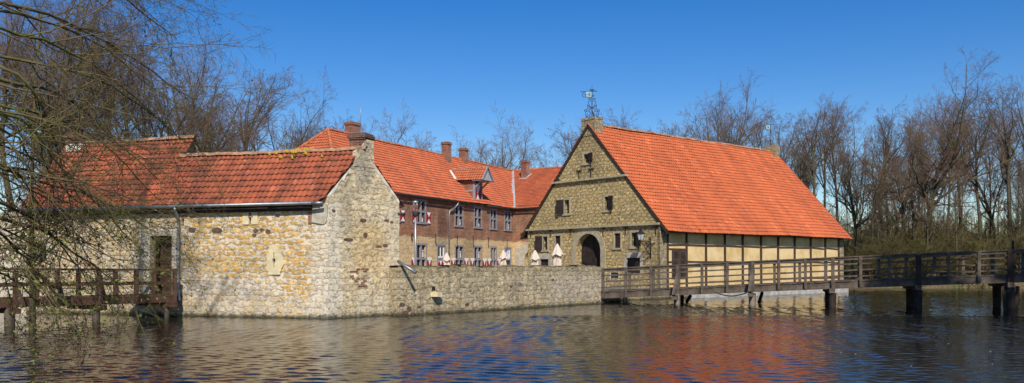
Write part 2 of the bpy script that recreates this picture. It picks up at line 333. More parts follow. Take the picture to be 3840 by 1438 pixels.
class MB:
    def __init__(s): s.v = []; s.f = []; s.uv = []; s.mi = []; s.sm = []
    def face(s, Fm, pts, m=0, uv=None, smooth=False):
        pts = [Vector(p) for p in pts]
        if uv is None:
            n = (pts[1]-pts[0]).cross(pts[2]-pts[0])
            if len(pts) > 3: n = n + (pts[2]-pts[0]).cross(pts[3]-pts[0])
            ax, ay, az = abs(n.x), abs(n.y), abs(n.z)
            uv = [(p.x, p.z) if (ay >= ax and ay >= az) else (p.y, p.z) if ax >= az else (p.x, p.y) for p in pts]
        b = len(s.v); s.v += [Fm @ p for p in pts]; s.f.append(list(range(b, b+len(pts)))); s.uv += uv; s.mi.append(m); s.sm.append(smooth)
    def box(s, Fm, x0, x1, y0, y1, z0, z1, m=0):
        q = lambda *a: s.face(Fm, a, m)
        q((x0,y0,z0),(x1,y0,z0),(x1,y0,z1),(x0,y0,z1)); q((x1,y1,z0),(x0,y1,z0),(x0,y1,z1),(x1,y1,z1))
        q((x0,y1,z0),(x0,y0,z0),(x0,y0,z1),(x0,y1,z1)); q((x1,y0,z0),(x1,y1,z0),(x1,y1,z1),(x1,y0,z1))
        q((x0,y0,z1),(x1,y0,z1),(x1,y1,z1),(x0,y1,z1)); q((x0,y1,z0),(x1,y1,z0),(x1,y0,z0),(x0,y0,z0))
        return s
    def beam(s, p0, p1, w, h, m=0, up=(0,0,1), jit=0):
        """a squared timber from p0 to p1, w wide, h high; grain runs along it in the uv"""
        p0, p1 = Vector(p0), Vector(p1); t = p1-p0; L = t.length; t.normalize()
        u = Vector(up); sd = t.cross(u)
        if sd.length < 1e-3: sd = t.cross(Vector((0,1,0)))
        sd.normalize(); u = sd.cross(t)
        Fm = Matrix(((t.x, sd.x, u.x, p0.x), (t.y, sd.y, u.y, p0.y), (t.z, sd.z, u.z, p0.z), (0,0,0,1)))
        s.box(Fm, 0, L, -w/2, w/2, -h/2, h/2, m); return s
    def prism(s, Fm, poly, y0, y1, m=0):
        """polygon in local x,z (counter-clockwise seen from -y), thick from y0 to y1"""
        s.face(Fm, [(x, y0, z) for x, z in poly], m); s.face(Fm, [(x, y1, z) for x, z in reversed(poly)], m)
        n = len(poly)
        for i in range(n):
            a, b = poly[i], poly[(i+1) % n]
            s.face(Fm, [(b[0],y0,b[1]), (a[0],y0,a[1]), (a[0],y1,a[1]), (b[0],y1,b[1])], m)
        return s
    def tube(s, pts, r, n=8, m=0, Fm=I4, cap=True):
        pts = [Fm @ Vector(p) for p in pts]; k = len(pts); rs = r if isinstance(r, (list, tuple)) else [r]*k
        rings = []; ref = None
        for i, p in enumerate(pts):
            t = (pts[min(i+1,k-1)]-pts[max(i-1,0)]).normalized()
            if ref is None: ref = Vector((0,0,1)) if abs(t.z) < .9 else Vector((1,0,0))
            a = t.cross(ref)
            if a.length < 1e-4: a = t.cross(Vector((0,1,0)))
            a.normalize(); b = t.cross(a); ref = a.cross(t) if a.cross(t).length > 1e-4 else ref
            rings.append([p + (a*math.cos(2*math.pi*j/n)+b*math.sin(2*math.pi*j/n))*rs[i] for j in range(n)])
        L = 0; b0 = len(s.v)
        for i in range(k): s.v += rings[i]
        for i in range(k-1):
            for j in range(n):
                j2 = (j+1) % n
                s.f.append([b0+i*n+j, b0+i*n+j2, b0+(i+1)*n+j2, b0+(i+1)*n+j]); s.uv += [(i*.3, j*.1), (i*.3, j*.1+.1), (i*.3+.3, j*.1+.1), (i*.3+.3, j*.1)]; s.mi.append(m); s.sm.append(True)
        if cap:
            for i, rev in ((0, False), (k-1, True)):
                idx = [b0+i*n+j for j in range(n)]; s.f.append(idx[::-1] if not rev else idx); s.uv += [(0,0)]*n; s.mi.append(m); s.sm.append(False)
        return s
    def build(s, name, mats, parent=None):
        mats = mats if isinstance(mats, (list, tuple)) else [mats]
        inv = wm(parent).inverted() if parent is not None else None
        me = bpy.data.meshes.new(name)
        me.from_pydata([tuple(inv @ v) if inv else tuple(v) for v in s.v], [], s.f)
        for m in mats: me.materials.append(m)
        lay = me.uv_layers.new(name='uv'); lay.data.foreach_set('uv', np.array(s.uv, dtype=np.float32).ravel())
        me.polygons.foreach_set('material_index', s.mi); me.polygons.foreach_set('use_smooth', s.sm); me.update()
        return link(name, me, parent)

def wm(o): return o.matrix_basis.copy() if o.parent is None else wm(o.parent) @ o.matrix_basis
def link(name, me, parent=None):
    o = bpy.data.objects.new(name, me); COL.objects.link(o)
    if parent is not None: o.parent = parent
    return o
def np_mesh(name, V, F, mats, parent=None, uv=None, smooth=False, mi=None):
    me = bpy.data.meshes.new(name); V = np.asarray(V, dtype=np.float32); F = np.asarray(F, dtype=np.int32)
    k = F.shape[1]
    me.vertices.add(len(V)); me.vertices.foreach_set('co', V.ravel())
    me.loops.add(F.size); me.loops.foreach_set('vertex_index', F.ravel())
    me.polygons.add(len(F)); me.polygons.foreach_set('loop_start', np.arange(0, F.size, k, dtype=np.int32)); me.polygons.foreach_set('loop_total', np.full(len(F), k, dtype=np.int32))
    for m in (mats if isinstance(mats, (list, tuple)) else [mats]): me.materials.append(m)
    if mi is not None: me.polygons.foreach_set('material_index', mi)
    me.polygons.foreach_set('use_smooth', np.full(len(F), smooth, dtype=bool))
    if uv is not None:
        lay = me.uv_layers.new(name='uv'); lay.data.foreach_set('uv', np.asarray(uv, dtype=np.float32).ravel())
    me.update(calc_edges=True); me.validate()
    return me if parent == 'mesh' else link(name, me, parent)
def tag(o, label=None, cat=None, group=None, kind=None):
    for k, v in (('label', label), ('category', cat), ('group', group), ('kind', kind)):
        if v: o[k] = v
    return o
def thing(name, label, cat, loc=(0,0,0), rz=0., group=None):
    o = bpy.data.objects.new(name, None); COL.objects.link(o)
    o.location = loc; o.rotation_euler = (0, 0, rz); o.empty_display_size = .3
    o.matrix_world = Matrix.Translation(loc) @ Matrix.Rotation(rz, 4, 'Z')
    return tag(o, label, cat, group)
def fthing(name, label, cat, Fm, group=None):
    return thing(name, label, cat, tuple(Fm.translation), math.atan2(Fm[1][0], Fm[0][0]), group)

def wall_grid(mb, Fm, x0, x1, z0, z1, holes, depth=.22, m=0, y=0.0, step=None):
    """wall face with real rectangular openings and their reveals"""
    xs = sorted({x0, x1, *[h[0] for h in holes], *[h[1] for h in holes]}); zs = sorted({z0, z1, *[h[2] for h in holes], *[h[3] for h in holes]})
    if step:
        xs = sorted(set(xs) | {round(x0+step*k, 4) for k in range(1, int((x1-x0)/step))}); zs = sorted(set(zs) | {round(z0+step*k, 4) for k in range(1, int((z1-z0)/step))})
    xs = [x for x in xs if x0-1e-6 <= x <= x1+1e-6]; zs = [z for z in zs if z0-1e-6 <= z <= z1+1e-6]
    for a, b in zip(xs, xs[1:]):
        for c, d in zip(zs, zs[1:]):
            if any(h[0]-1e-6 <= a and b <= h[1]+1e-6 and h[2]-1e-6 <= c and d <= h[3]+1e-6 for h in holes): continue
            mb.face(Fm, [(a,y,c), (b,y,c), (b,y,d), (a,y,d)], m)
    e = y+depth
    for h in holes:
        if len(h) > 4: continue
        a, b, c, d = h
        mb.face(Fm, [(a,y,c), (a,e,c), (a,e,d), (a,y,d)], m); mb.face(Fm, [(b,e,c), (b,y,c), (b,y,d), (b,e,d)], m)
        mb.face(Fm, [(a,y,d), (a,e,d), (b,e,d), (b,y,d)], m); mb.face(Fm, [(a,e,c), (a,y,c), (b,y,c), (b,e,c)], m)

from mathutils import noise as mnoise
def uneven(mb, a=.05, bias=-.012):
    """pushes the points of a rubble wall in and out so that its corners are not ruler-straight"""
    for v in mb.v:
        if v.z > -.5:
            n = mnoise.noise_vector(v*1.7)*a+mnoise.noise_vector(v*5.1)*a*.5
            v.x += n.x; v.y += n.y+(-bias); v.z += n.z*.4
def clip_mesh(me, planes):
    bm = bmesh.new(); bm.from_mesh(me)
    for co, no in planes:       # keeps the side the normal points away from
        bmesh.ops.bisect_plane(bm, geom=bm.verts[:]+bm.edges[:]+bm.faces[:], plane_co=co, plane_no=no, clear_outer=True)
    bm.to_mesh(me); bm.free(); me.update()

def roof_plane(name, Fr, x0, x1, slope_len, mat, parent, w=.2, L=.28, amp=.03, lap=.028, planes=(), sag=.03, seed=1, thick=.07):
    amp *= 1.25; lap *= 1.6
    """one slope of overlapping S-shaped pantiles as real relief; Fr from slope_frame; planes = world planes (co, no) that cut it"""
    rg = np.random.default_rng(seed)
    cols = int(round((x1-x0)/w)); w = (x1-x0)/cols; rows = int(round(slope_len/L)); L = slope_len/rows
    ns = 6; nx = cols*ns+1
    xs = x0 + np.arange(nx)*(w/ns); ph = (np.arange(nx) % ns)/ns
    prof = amp*np.array([.0, .75, 1.0, .55, -.15, -.25])[(np.arange(nx) % ns)]
    jit = rg.normal(0, .006, (rows, cols+1)); jz = rg.normal(0, .004, (rows, cols+1))
    V = []; F = []; UV = []
    ci = np.minimum(np.arange(nx)//ns, cols)
    k1, k2, p1, p2 = rg.uniform(.25, .5), rg.uniform(.6, 1.1), rg.uniform(0, 6), rg.uniform(0, 6)
    sagf = lambda x, y: sag*(np.sin(k1*x+p1)*.6+np.sin(k2*x+p2+y*.6)*.4)
    i = np.arange(nx-1)
    for r in range(rows):
        y0 = r*L-.012+jit[r, ci]; z0 = prof+lap+jz[r, ci]+sagf(xs, r*L); y1 = np.full_like(xs, min((r+1)*L+.05, slope_len)); z1 = prof+jz[r, ci]*.5+sagf(xs, (r+1)*L)-.010
        for y, z in ((y0+.003, z0-.013), (y0, z0), (y1, z1)): V.append(np.stack([xs, y, z], 1))
        for q in (0, 1):
            a = (3*r+q)*nx+i; b = a+nx; F.append(np.stack([a, a+1, b+1, b], 1))
            v0, v1 = (r+.96, r+.98) if q == 0 else (r+.98, r+.02)
            u0 = i/ns+1e-3; u1 = (i+1)/ns-1e-3
            UV.append(np.stack([np.stack([u0, np.full_like(u0, v0)], 1), np.stack([u1, np.full_like(u0, v0)], 1), np.stack([u1, np.full_like(u0, v1)], 1), np.stack([u0, np.full_like(u0, v1)], 1)], 1))
    V = np.concatenate(V); F = np.concatenate(F); UV = np.concatenate(UV).reshape(-1, 2)
    # boarded underside and edge closing the roof's thickness
    nb = len(V); z = -thick
    extra = np.array([[x0,.02,z],[x1,.02,z],[x1,slope_len,z],[x0,slope_len,z],[x0,.02,.0],[x1,.02,.0],[x1,slope_len,.0],[x0,slope_len,.0]])
    V = np.concatenate([V, extra]); fe = np.array([[3,2,1,0],[0,1,5,4],[1,2,6,5],[3,0,4,7]])+nb
    F = np.concatenate([F, fe]); UV = np.concatenate([UV, np.zeros((16, 2))])
    mi = np.zeros(len(F), dtype=np.int32); mi[-4:] = 1
    Mt = np.array(Fr); W = V @ Mt[:3,:3].T + Mt[:3,3]
    inv = np.array(wm(parent).inverted()); W = W @ inv[:3,:3].T + inv[:3,3]
    o = np_mesh(name, W, F, [mat, M['dark_wood']], parent, UV, mi=mi)
    if planes:
        iv = wm(parent).inverted(); ir = iv.to_3x3()
        clip_mesh(o.data, [(iv @ Vector(c), ir @ Vector(n)) for c, n in planes])
    return o
def ridge_line(name, p0, p1, mat, parent, r=.11, seg=.33, seed=0, mort=None):
    rg = random.Random(seed); mb = MB(); p0, p1 = Vector(p0), Vector(p1); n = max(1, int((p1-p0).length/seg)); d = (p1-p0)/n
    sd = d.cross(Vector((0,0,1))).normalized(); up = sd.cross(d.normalized())
    for i in range(n):
        a = p0+d*i; b = p0+d*(i+1.08); j = Vector((0,0,rg.uniform(-.012,.012)+.015*math.sin(i*.21+seed)+.012*math.sin(i*.53)))
        ra, rb = r*rg.uniform(1.03,1.12), r*.95; K = 6
        A = [a+j+sd*math.cos(math.pi*k/K)*ra+up*(math.sin(math.pi*k/K)*ra-.05) for k in range(K+1)]; B = [b+j+sd*math.cos(math.pi*k/K)*rb+up*(math.sin(math.pi*k/K)*rb-.05) for k in range(K+1)]
        for k in range(K): mb.face(I4, [A[k], A[k+1], B[k+1], B[k]], uv=[(i,k),(i,k+1),(i+1,k+1),(i+1,k)])
        mb.face(I4, A[::-1], uv=[(0,0)]*(K+1))
    return mb.build(name, mat, parent)


def arch_fill(mb, Fm, xc, r, zs, z0, depth, m=0, y=0.0, K=16, rz=None):
    """spandrels and intrados turning the rectangular hole xc±r, z0..zs+rz into an arched one"""
    rz = rz or r; top = zs+rz
    P = [(xc+r*math.cos(math.pi*k/K), zs+rz*math.sin(math.pi*k/K)) for k in range(K+1)]
    mb.face(Fm, [(x, y, z) for x, z in P[:K//2+1]] + [(xc+r, y, top)], m) if False else None
    for k in range(K):
        a, b = P[k], P[k+1]
        mb.face(Fm, [(b[0],y,b[1]), (a[0],y,a[1]), (a[0],y,top+.001), (b[0],y,top+.001)], m)
        mb.face(Fm, [(a[0],y,a[1]), (b[0],y,b[1]), (b[0],y+depth,b[1]), (a[0],y+depth,a[1])], m, smooth=True)
    for sx in (-1, 1):
        q = [(xc+sx*r,y,z0), (xc+sx*r,y+depth,z0), (xc+sx*r,y+depth,zs), (xc+sx*r,y,zs)]
        mb.face(Fm, q if sx < 0 else q[::-1], m)
def arch_ring(mb, Fm, xc, r0, r1, zs, z0, y0, y1, m=0, K=16):
    for k in range(K):
        a, b = math.pi*k/K, math.pi*(k+1)/K; c = lambda t, r: (xc+r*math.cos(t), zs+r*math.sin(t))
        mb.prism(Fm, [c(b,r0), c(a,r0), c(a,r1), c(b,r1)][::-1] if False else [c(a,r0), c(a,r1), c(b,r1), c(b,r0)], y0, y1, m)
    for s in (-1, 1):
        a, b = sorted((xc+s*r0, xc+s*r1)); mb.box(Fm, a, b, y0, y1, z0, zs, m)
def frame_ring(mb, Fm, x0, x1, z0, z1, t, y0, y1, m=0, sill=0.0):
    """a stone or wood surround around an opening x0..x1, z0..z1"""
    mb.box(Fm, x0-t, x0, y0, y1, z0, z1, m); mb.box(Fm, x1, x1+t, y0, y1, z0, z1, m)
    mb.box(Fm, x0-t, x1+t, y0, y1, z1, z1+t, m); mb.box(Fm, x0-t-sill, x1+t+sill, y0-sill, y1, z0-t, z0, m)
def at(Fm, x, y, z): return Fm @ Vector((x, y, z))
def rot_about(Fm, x, y, a):
    return Fm @ Matrix.Translation((x, y, 0)) @ Matrix.Rotation(a, 4, 'Z')
def iron_anchor(parent, Fm, x, z, s=1.0, style='fork'):
    mb = MB(); y = -.05
    if style == 'fork':
        mb.tube([(x,y,z-.25*s),(x,y,z+.2*s)], .022*s, 5, Fm=Fm)
        for q in (-1, 1): mb.tube([(x,y,z+.1*s),(x+q*.06*s,y,z+.22*s),(x+q*.15*s,y,z+.23*s),(x+q*.2*s,y,z+.12*s)], [.026*s,.024*s,.02*s,.012*s], 5, Fm=Fm)
    elif style == 'hook':
        mb.tube([(x-.09,y,z+.36),(x-.03,y,z+.42),(x,y,z+.34),(x,y,z-.3),(x+.04,y,z-.42),(x+.12,y,z-.36)], .024, 5, Fm=Fm)
    else:
        mb.tube([(x+.12*math.cos(a),y,z+.27*math.sin(a)) for a in np.linspace(0, 2*math.pi, 15)], .018, 5, Fm=Fm); mb.tube([(x,y,z-.27),(x,y,z+.27)], .018, 5, Fm=Fm)
    return mb.build('wall_anchor', M['black_iron'], parent)

def chimney(parent, Fm, x, y, w, d, z0, z1, mat='brick', cap=True):
    mb = MB(); mb.box(Fm, x-w/2, x+w/2, y-d/2, y+d/2, z0, z1-.22); mb.box(Fm, x-w/2-.06, x+w/2+.06, y-d/2-.06, y+d/2+.06, z1-.22, z1-.08); mb.box(Fm, x-w/2-.02, x+w/2+.02, y-d/2-.02, y+d/2+.02, z1-.08, z1)
    c = mb.build('chimney', M[mat], parent)
    k = MB(); k.box(Fm, x-w/2+.12, x+w/2-.12, y-d/2+.12, y+d/2-.12, z1+.001, z1+.02); k.build('flue', M['soot'], c)
    k = MB(); k.box(Fm, x-w/2-.05, x+w/2+.05, y-d/2-.1, y+d/2+.05, z0, z0+.12); 
    return c

# ================================================================== LEFT WING (long low tiled building on the water)
FL = frame(-18.73, 32.77, 0, .956, -.292)
LW = fthing('gatehouse_wing', 'long low ochre sandstone building with weathered pantile roof standing in the moat', 'building', FL)
mb = MB()
wall_grid(mb, FL, 0, 13.03, -.6, 4.2, [(5.77, 6.72, .74, 2.9), (10.86, 11.03, 1.78, 2.32), (9.93, 10.03, 3.28, 3.66), (7.13, 7.24, 3.25, 3.62), (.37, 1.03, 2.0, 2.78, 0)], .5, step=.21)
uneven(mb, .03)
arch_fill(mb, FL, .7, .33, 2.45, 2.0, .3)
mb.box(FL, .0, .02, .02, 4.27, -.6, 4.2)                       # end and rear walls
mb.box(FL, 6.0, 6.02, 2.86, 4.27, -.6, 4.2); mb.box(FL, 0, 6.0, 4.25, 4.27, -.6, 4.2); mb.box(FL, 6.02, 14.2, 2.84, 2.86, -.6, 4.2)
wall = mb.build('wall', M['wall_left'], LW)
mb = MB(); mb.prism(FL @ Matrix.Translation((.02,0,0)) @ Matrix.Rotation(R(90), 4, 'Z'), [(0,4.2),(4.27,4.2),(2.137,6.68)], -.02, .2); mb.build('end_gable', M['wall_left'], LW)
mb = MB(); mb.prism(FL @ Matrix.Translation((5.92,0,0)) @ Matrix.Rotation(R(90), 4, 'Z'), [(0,4.1),(4.27,4.1),(2.137,6.66)], -.0, .2); mb.build('brick_gable', M['brick_dark'], LW)
mb = MB()
for q in (1,):
    p0, p1 = ((-.2,3.98),(2.137,6.74)) if q == 0 else ((4.47,3.98),(2.137,6.74))
    mb.beam(at(FL, 5.95, p0[0], p0[1]-.02), at(FL, 5.95, p1[0], p1[1]-.02), .08, .1)
mb.build('verge_board', M['white_mortar'], LW)
# the gable end with its chimney, skewed to the long wall
FG = frame(-6.27, 28.96, 0, .669, .743)
mb = MB(); rk = lambda x: 4.2+1.069*min(x, 3.16-x)
wall_grid(mb, FG, 0, 3.16, -.6, 5.9, [], 0, step=.2)
mb.face(FG, [(3.16,0,-.6),(3.16,.38,-.6),(3.16,.38,5.9),(3.16,0,5.9)]); uneven(mb, .03)
gw = mb.build('gable_wall', M['wall_end'], LW); iv = wm(LW).inverted(); ir = iv.to_3x3()
clip_mesh(gw.data, [(iv @ at(FG, 0, 0, 4.2), ir @ (FG.to_3x3() @ Vector((-1.069,0,1)).normalized())), (iv @ at(FG, 3.16, 0, 4.2), ir @ (FG.to_3x3() @ Vector((1.069,0,1)).normalized()))])
Fc = frame(*tuple(at(FG, 1.56, -.02, 0)[:2]), 0, .956, -.292)
mb = MB(); mb.box(Fc, -.6, 0, 0, .6, 5.2, 6.32); cs = mb.build('chimney_stack', M['brick_dark'], LW)
mb = MB(); mb.box(Fc, -.64, .04, -.04, .64, 6.30, 6.36); mb.box(Fc, -.67, .07, -.07, .67, 6.36, 6.47); mb.box(Fc, -.63, .03, -.03, .63, 6.47, 6.53); mb.build('chimney_cap', M['brick_dark'], cs)
mb = MB(); mb.prism(FG, [(1.1,5.3),(1.98,5.3),(1.96,6.27),(1.58,6.29),(1.5,6.05),(1.26,5.82)], -.015, .3); mb.build('gable_peak', M['wall_end'], gw)
# white mortar verges of ragged width along both rakes
rg = random.Random(3)
for side in (0, 1):
    pr = None; mb = MB()
    for k in range(11):
        x = k*.094 if side == 0 else 3.16-k*.12
        z = rk(x)+(.005); wd = rg.uniform(.04, .2)
        if pr:
            poly = [(pr[0], pr[1]-pr[2]), (x, z-wd), (x, z), (pr[0], pr[1])]
            if side: poly = poly[::-1]
            mb.prism(FG, poly, -.012, .02)
        pr = (x, z, wd)
    mb.build('verge_mortar', M['white_mortar'], LW)
mb = MB()
for i in range(8):
    for j in range(4):
        if rg.random() < .72 - abs(i-3.5)*.06: mb.box(FG, .92+j*.19+.09*(i % 2)+rg.uniform(-.01,.01), 1.09+j*.19+.09*(i % 2), -.012-rg.random()*.008, .05, 1.08+i*.082, 1.145+i*.082)
mb.build('brick_patch', M['brick'], gw)
# dark iron-stone lumps high on both walls
iron_m = plain('dark_iron_stone', (.15, .085, .06), .9, .45, 9, bump=.02)
mb = MB()
for x, z, w, h in ((7.55,3.1,.3,.16),(8.6,3.08,.48,.22),(10.2,3.05,.22,.14),(10.45,3.07,.2,.13),(10.7,3.0,.22,.2),(10.15,2.9,.18,.1),(11.1,3.55,.2,.12)):
    mb = MB(); K = 9; mb.prism(FL, [(x+w/2*rg.uniform(.75,1.1)*math.cos(6.283*k/K), z+h/2*rg.uniform(.75,1.1)*math.sin(6.283*k/K)) for k in range(K)], -.012, .05); mb.build('iron_stone', iron_m, LW)
for x, z, w, h in ((1.5,3.42,.3,.13),(2.55,3.45,.25,.12),(2.8,3.4,.2,.1),(1.6,2.9,.18,.2),(.85,2.72,.4,.12),(2.2,2.5,.3,.1),(2.5,2.55,.24,.12),(.25,3.7,.14,.1)):
    mb = MB(); K = 9; mb.prism(FG, [(x+w/2*rg.uniform(.75,1.1)*math.cos(6.283*k/K), z+h/2*rg.uniform(.75,1.1)*math.sin(6.283*k/K)) for k in range(K)], -.012, .05); mb.build('iron_stone', iron_m, LW)
# roofs
TL = 1.18
pl_gable = [(at(FG, 0, .03, 0), FG.to_3x3() @ Vector((0,-1,0)))]
sl = math.hypot(1, TL)
low_len, high_len = 1.68*sl, 2.387*sl
r_low = roof_plane('roof', slope_frame(FL, 0, -.25, 3.98, TL), 6.06, 15.2, low_len, M['tile_left'], LW, .2, .285, .028, .025, pl_gable, .03, 1)
r_high = roof_plane('tall_roof', slope_frame(FL, 0, -.25, 3.981, TL), -.12, 6.06, high_len, M['tile_left'], LW, .2, .285, .028, .025, (), .03, 2)
FLb = FL @ Matrix.Translation((15, 2.86, 0)) @ Matrix.Rotation(math.pi, 4, 'Z')
roof_plane('rear_roof', slope_frame(FLb, 0, -.25, 3.98, TL), -.4, 15-6.06, low_len, M['tile_left'], LW, .2, .285, .028, .025, pl_gable, .02, 3)
FLc = FL @ Matrix.Translation((6.06, 4.27, 0)) @ Matrix.Rotation(math.pi, 4, 'Z')
roof_plane('rear_roof', slope_frame(FLc, 0, -.25, 3.98, TL), 0, 6.18, high_len, M['tile_left'], LW, .2, .285, .028, .025, (), .02, 4)
ridge_line('ridge', at(FL, 5.95, 1.43, 5.98), at(FL, 13.75, 1.43, 5.98), M['ridge'], r_low, .12, .3, 1)
ridge_line('ridge', at(FL, -.12, 2.137, 6.82), at(FL, 6.06, 2.137, 6.82), M['ridge'], r_high, .12, .3, 2)
mb = MB()       # clumps of moss and yellow lichen on the ridge
for k in range(26):
    x = rg.gauss(11.1, .55); y = 1.43-abs(rg.gauss(0, .12)); z = 5.98-(1.43-y)*TL+.06; r = rg.uniform(.03, .085)
    mb.tube([at(FL, x-r, y, z-.03), at(FL, x, y, z+r*.4), at(FL, x+r, y, z-.03)], [r*.3, r, r*.3], 6)
tag(mb.build('ridge_moss', plain('yellow_moss', (.42, .30, .03), .95, .3, 12), r_low), kind='stuff')
c = chimney(LW, FL, .55, 2.137, .7, .7, 5.9, 7.2, 'brick_dark')
mb = MB(); mb.box(FL, .18, .92, 1.76, 2.51, 5.9, 6.72); mb.build('chimney_base', M['white_mortar'], c)
# door and trims
mb = MB(); frame_ring(mb, FL, 5.77, 6.72, .74, 2.9, .2, -.03, .12); mb.box(FL, 5.36, 5.56, -.02, .1, .62, 3.06); mb.build('door_surround', M['render_grey'], LW)
d = MB(); d.box(FL, 5.77, 6.72, .42, .5, .74, 2.9); d = d.build('door', M['gate_wood'], LW)
m_ = MB(); Fd = rot_about(FL, 5.8, .40, R(-62)); m_.box(Fd, 0, .62, -.03, .03, .76, 2.86); m_.build('door_leaf', M['red_wood'], d)
mb = MB(); mb.box(FL, .39, 1.01, .29, .31, 2.0, 2.78); mb.build('niche_back', M['dark_room'], LW)
mb = MB(); arch_ring(mb, FL, .7, .33, .48, 2.45, 2.0, -.03, .1); mb.build('niche_surround', M['render_grey'], LW)
mb = MB()
wall_grid(mb, FL, 10.66, 11.24, 1.62, 2.26, [(10.925, 10.965, 1.72, 1.93), (10.885, 11.005, 1.93, 2.05), (10.925, 10.965, 2.05, 2.26)], .2, y=-.03)
mb.box(FL, 10.75, 11.14, -.035, .01, 2.26, 2.5); mb.box(FL, 10.72, 11.18, -.028, .01, 1.5, 1.62)
mb.prism(FL, [(11.24,1.72),(11.34,1.86),(11.3,2.08),(11.24,2.2)], -.03, .02)
lo = mb.build('loophole_stone', M['pale_stone'], LW)
for x0, x1, z0, z1 in ((9.68, 9.93, 3.26, 3.68), (10.03, 10.28, 3.26, 3.68), (7.24, 7.46, 3.22, 3.62)): mb = MB(); mb.box(FL, x0, x1, -.02, .03, z0, z1); mb.build('slit_jamb', M['pale_stone'], LW)
for b6 in ((10.8, 11.1, .15, .2, 1.7, 2.4), (9.9, 10.06, .3, .34, 3.25, 3.7), (7.1, 7.26, .3, .34, 3.2, 3.66)): mb = MB(); mb.box(FL, *b6); mb.build('loophole_dark', M['dark_room'], LW)
mb = MB(); mb.prism(FL, [(12.42,3.3),(12.9,3.22),(13.0,3.35),(13.02,3.9),(12.7,3.98),(12.45,3.95)], -.035, .03); mb.build('corner_plaster', M['render_grey'], LW)
for x0, x1, z0, z1 in ((9.9, 10.1, 3.5, 3.56), (7.12, 7.4, 3.5, 3.64), (12.28, 12.4, 3.25, 3.66)): mb = MB(); mb.box(FL, x0, x1, -.022, .02, z0, z1); mb.build('brick_insert', M['brick'], LW)
mb = MB(); mb.box(FL, -.1, 12.45, -.1, -.004, 3.70, 4.06); mb.build('plate_and_eave_shade', M['dark_wood'], LW)  # dark beam, made deeper to paint in the shade under the eave
g = MB(); g.tube([at(FL, -.2, -.33, 3.93), at(FL, 12.6, -.33, 3.93)], .06, 8); g.tube([at(FL, 12.55, -.33, 3.93), at(FL, 13.0, -.28, 3.93)], .058, 8); g = g.build('gutter', M['zinc'], LW)
mb = MB(); mb.tube([at(FL, *p) for p in ((7.08,-.33,3.9),(7.08,-.28,3.78),(7.06,-.12,3.55),(7.06,-.1,3.3),(7.05,-.1,1.05),(7.07,-.12,.92),(7.34,-.42,.56))], .055, 8)
for z in (3.2, 2.2, 1.2): mb.tube([at(FL, 7.055, -.1, z-.03), at(FL, 7.055, -.1, z+.03)], .068, 8)
mb.build('downpipe', M['zinc'], LW)
mb = MB(); FW_ = frame(-4.04, 30.4, 0, 8.28, 10.1)
mb.tube([at(FW_, .04, .1, 1.98), at(FW_, .12, -.25, 1.78), at(FW_, .24, -.62, 1.56)], .06, 8); mb.build('drain_spout', M['zinc'], LW)
mb = MB(); mb.tube([at(FG, 3.3, .05, 4.0), at(FG, 3.3, .9, 4.0)], .06, 8); mb.tube([at(FG, 3.42, -.02, 3.72), at(FG, 3.1, .02, 3.72)], .05, 8)
mb.build('rear_gutter', M['soot'], LW)

# pale courtyard wall going on to the left of it
FN = FL @ Matrix.Translation((-9, .25, 0))
GW = fthing('rendered_wall', 'cream rendered wall with moulded cornice at the far left end of the long low wing', 'wall', FN)
mb = MB(); wall_grid(mb, FN, 0, 8.98, -.6, 3.75, [(7.9, 8.5, 2.9, 3.5, 0)], .2); arch_fill(mb, FN, 8.2, .3, 3.2, 2.9, .15); mb.box(FN, 0, 8.98, .3, .32, -.6, 3.75); mb.box(FN, 7.9, 8.5, .16, .18, 2.85, 3.55); mb.build('wall', M['plaster'], GW)
mb = MB(); mb.box(FN, 0, 8.96, -.16, .1, 2.62, 2.7); mb.box(FN, 0, 8.96, -.1, .1, 2.52, 2.62); mb.box(FN, 0, 8.96, -.06, .4, 3.75, 3.9); mb.build('cornice', M['dressed'], GW)

# ================================================================== LOW MOAT WALL
FW = frame(-4.04, 30.4, 0, 8.28, 10.1); WL = 13.06
LOW = fthing('moat_wall', 'low grey and ochre rubble wall rising from the moat in front of the courtyard', 'wall', FW)
mb = MB(); rg = random.Random(11); n = 60; prev = None
tops = [1.80+rg.uniform(-.035, .04)+.02*math.sin(i*.5) for i in range(n+1)]
for i in range(n):
    a, b = WL*i/n, WL*(i+1)/n; ta, tb = tops[i], tops[i+1]
    if i % 3 == 0: ta = tb
    mb.face(FW, [(a,0,-.6),(b,0,-.6),(b,0,tb-.03),(a,0,ta-.03)]); mb.face(FW, [(b,.5,YARD-.1),(a,.5,YARD-.1),(a,.5,ta),(b,.5,tb)])
    mb.face(FW, [(a,0,ta-.03),(b,0,tb-.03),(b,.08,tb+.01),(a,.08,ta+.01)]); mb.face(FW, [(a,.08,ta+.01),(b,.08,tb+.01),(b,.5,tb),(a,.5,ta)])
mb.face(FW, [(WL,0,-.6),(WL,.5,-.6),(WL,.5,tops[-1]),(WL,0,tops[-1]-.03)]); mb.face(FW, [(0,.5,-.6),(0,0,-.6),(0,0,1.75),(0,.5,1.75)])
uneven(mb, .035); mb.build('wall', M['wall_low'], LOW)
mb = MB(); Fs = rot_about(FW, 1.8, 0, R(8)); mb.prism(Fs, [(-.18,.66),(.16,.64),(.17,.82),(-.16,.84)], -.26, .1); sp = mb.build('stone_spout', M['pale_stone'], LOW)
mb = MB(); mb.prism(Fs, [(-.14,.9),(.06,.88),(.02,1.04),(-.1,1.05)], -.012, .05); mb.build('spout_hole', M['dark_room'], sp)
mb = MB()
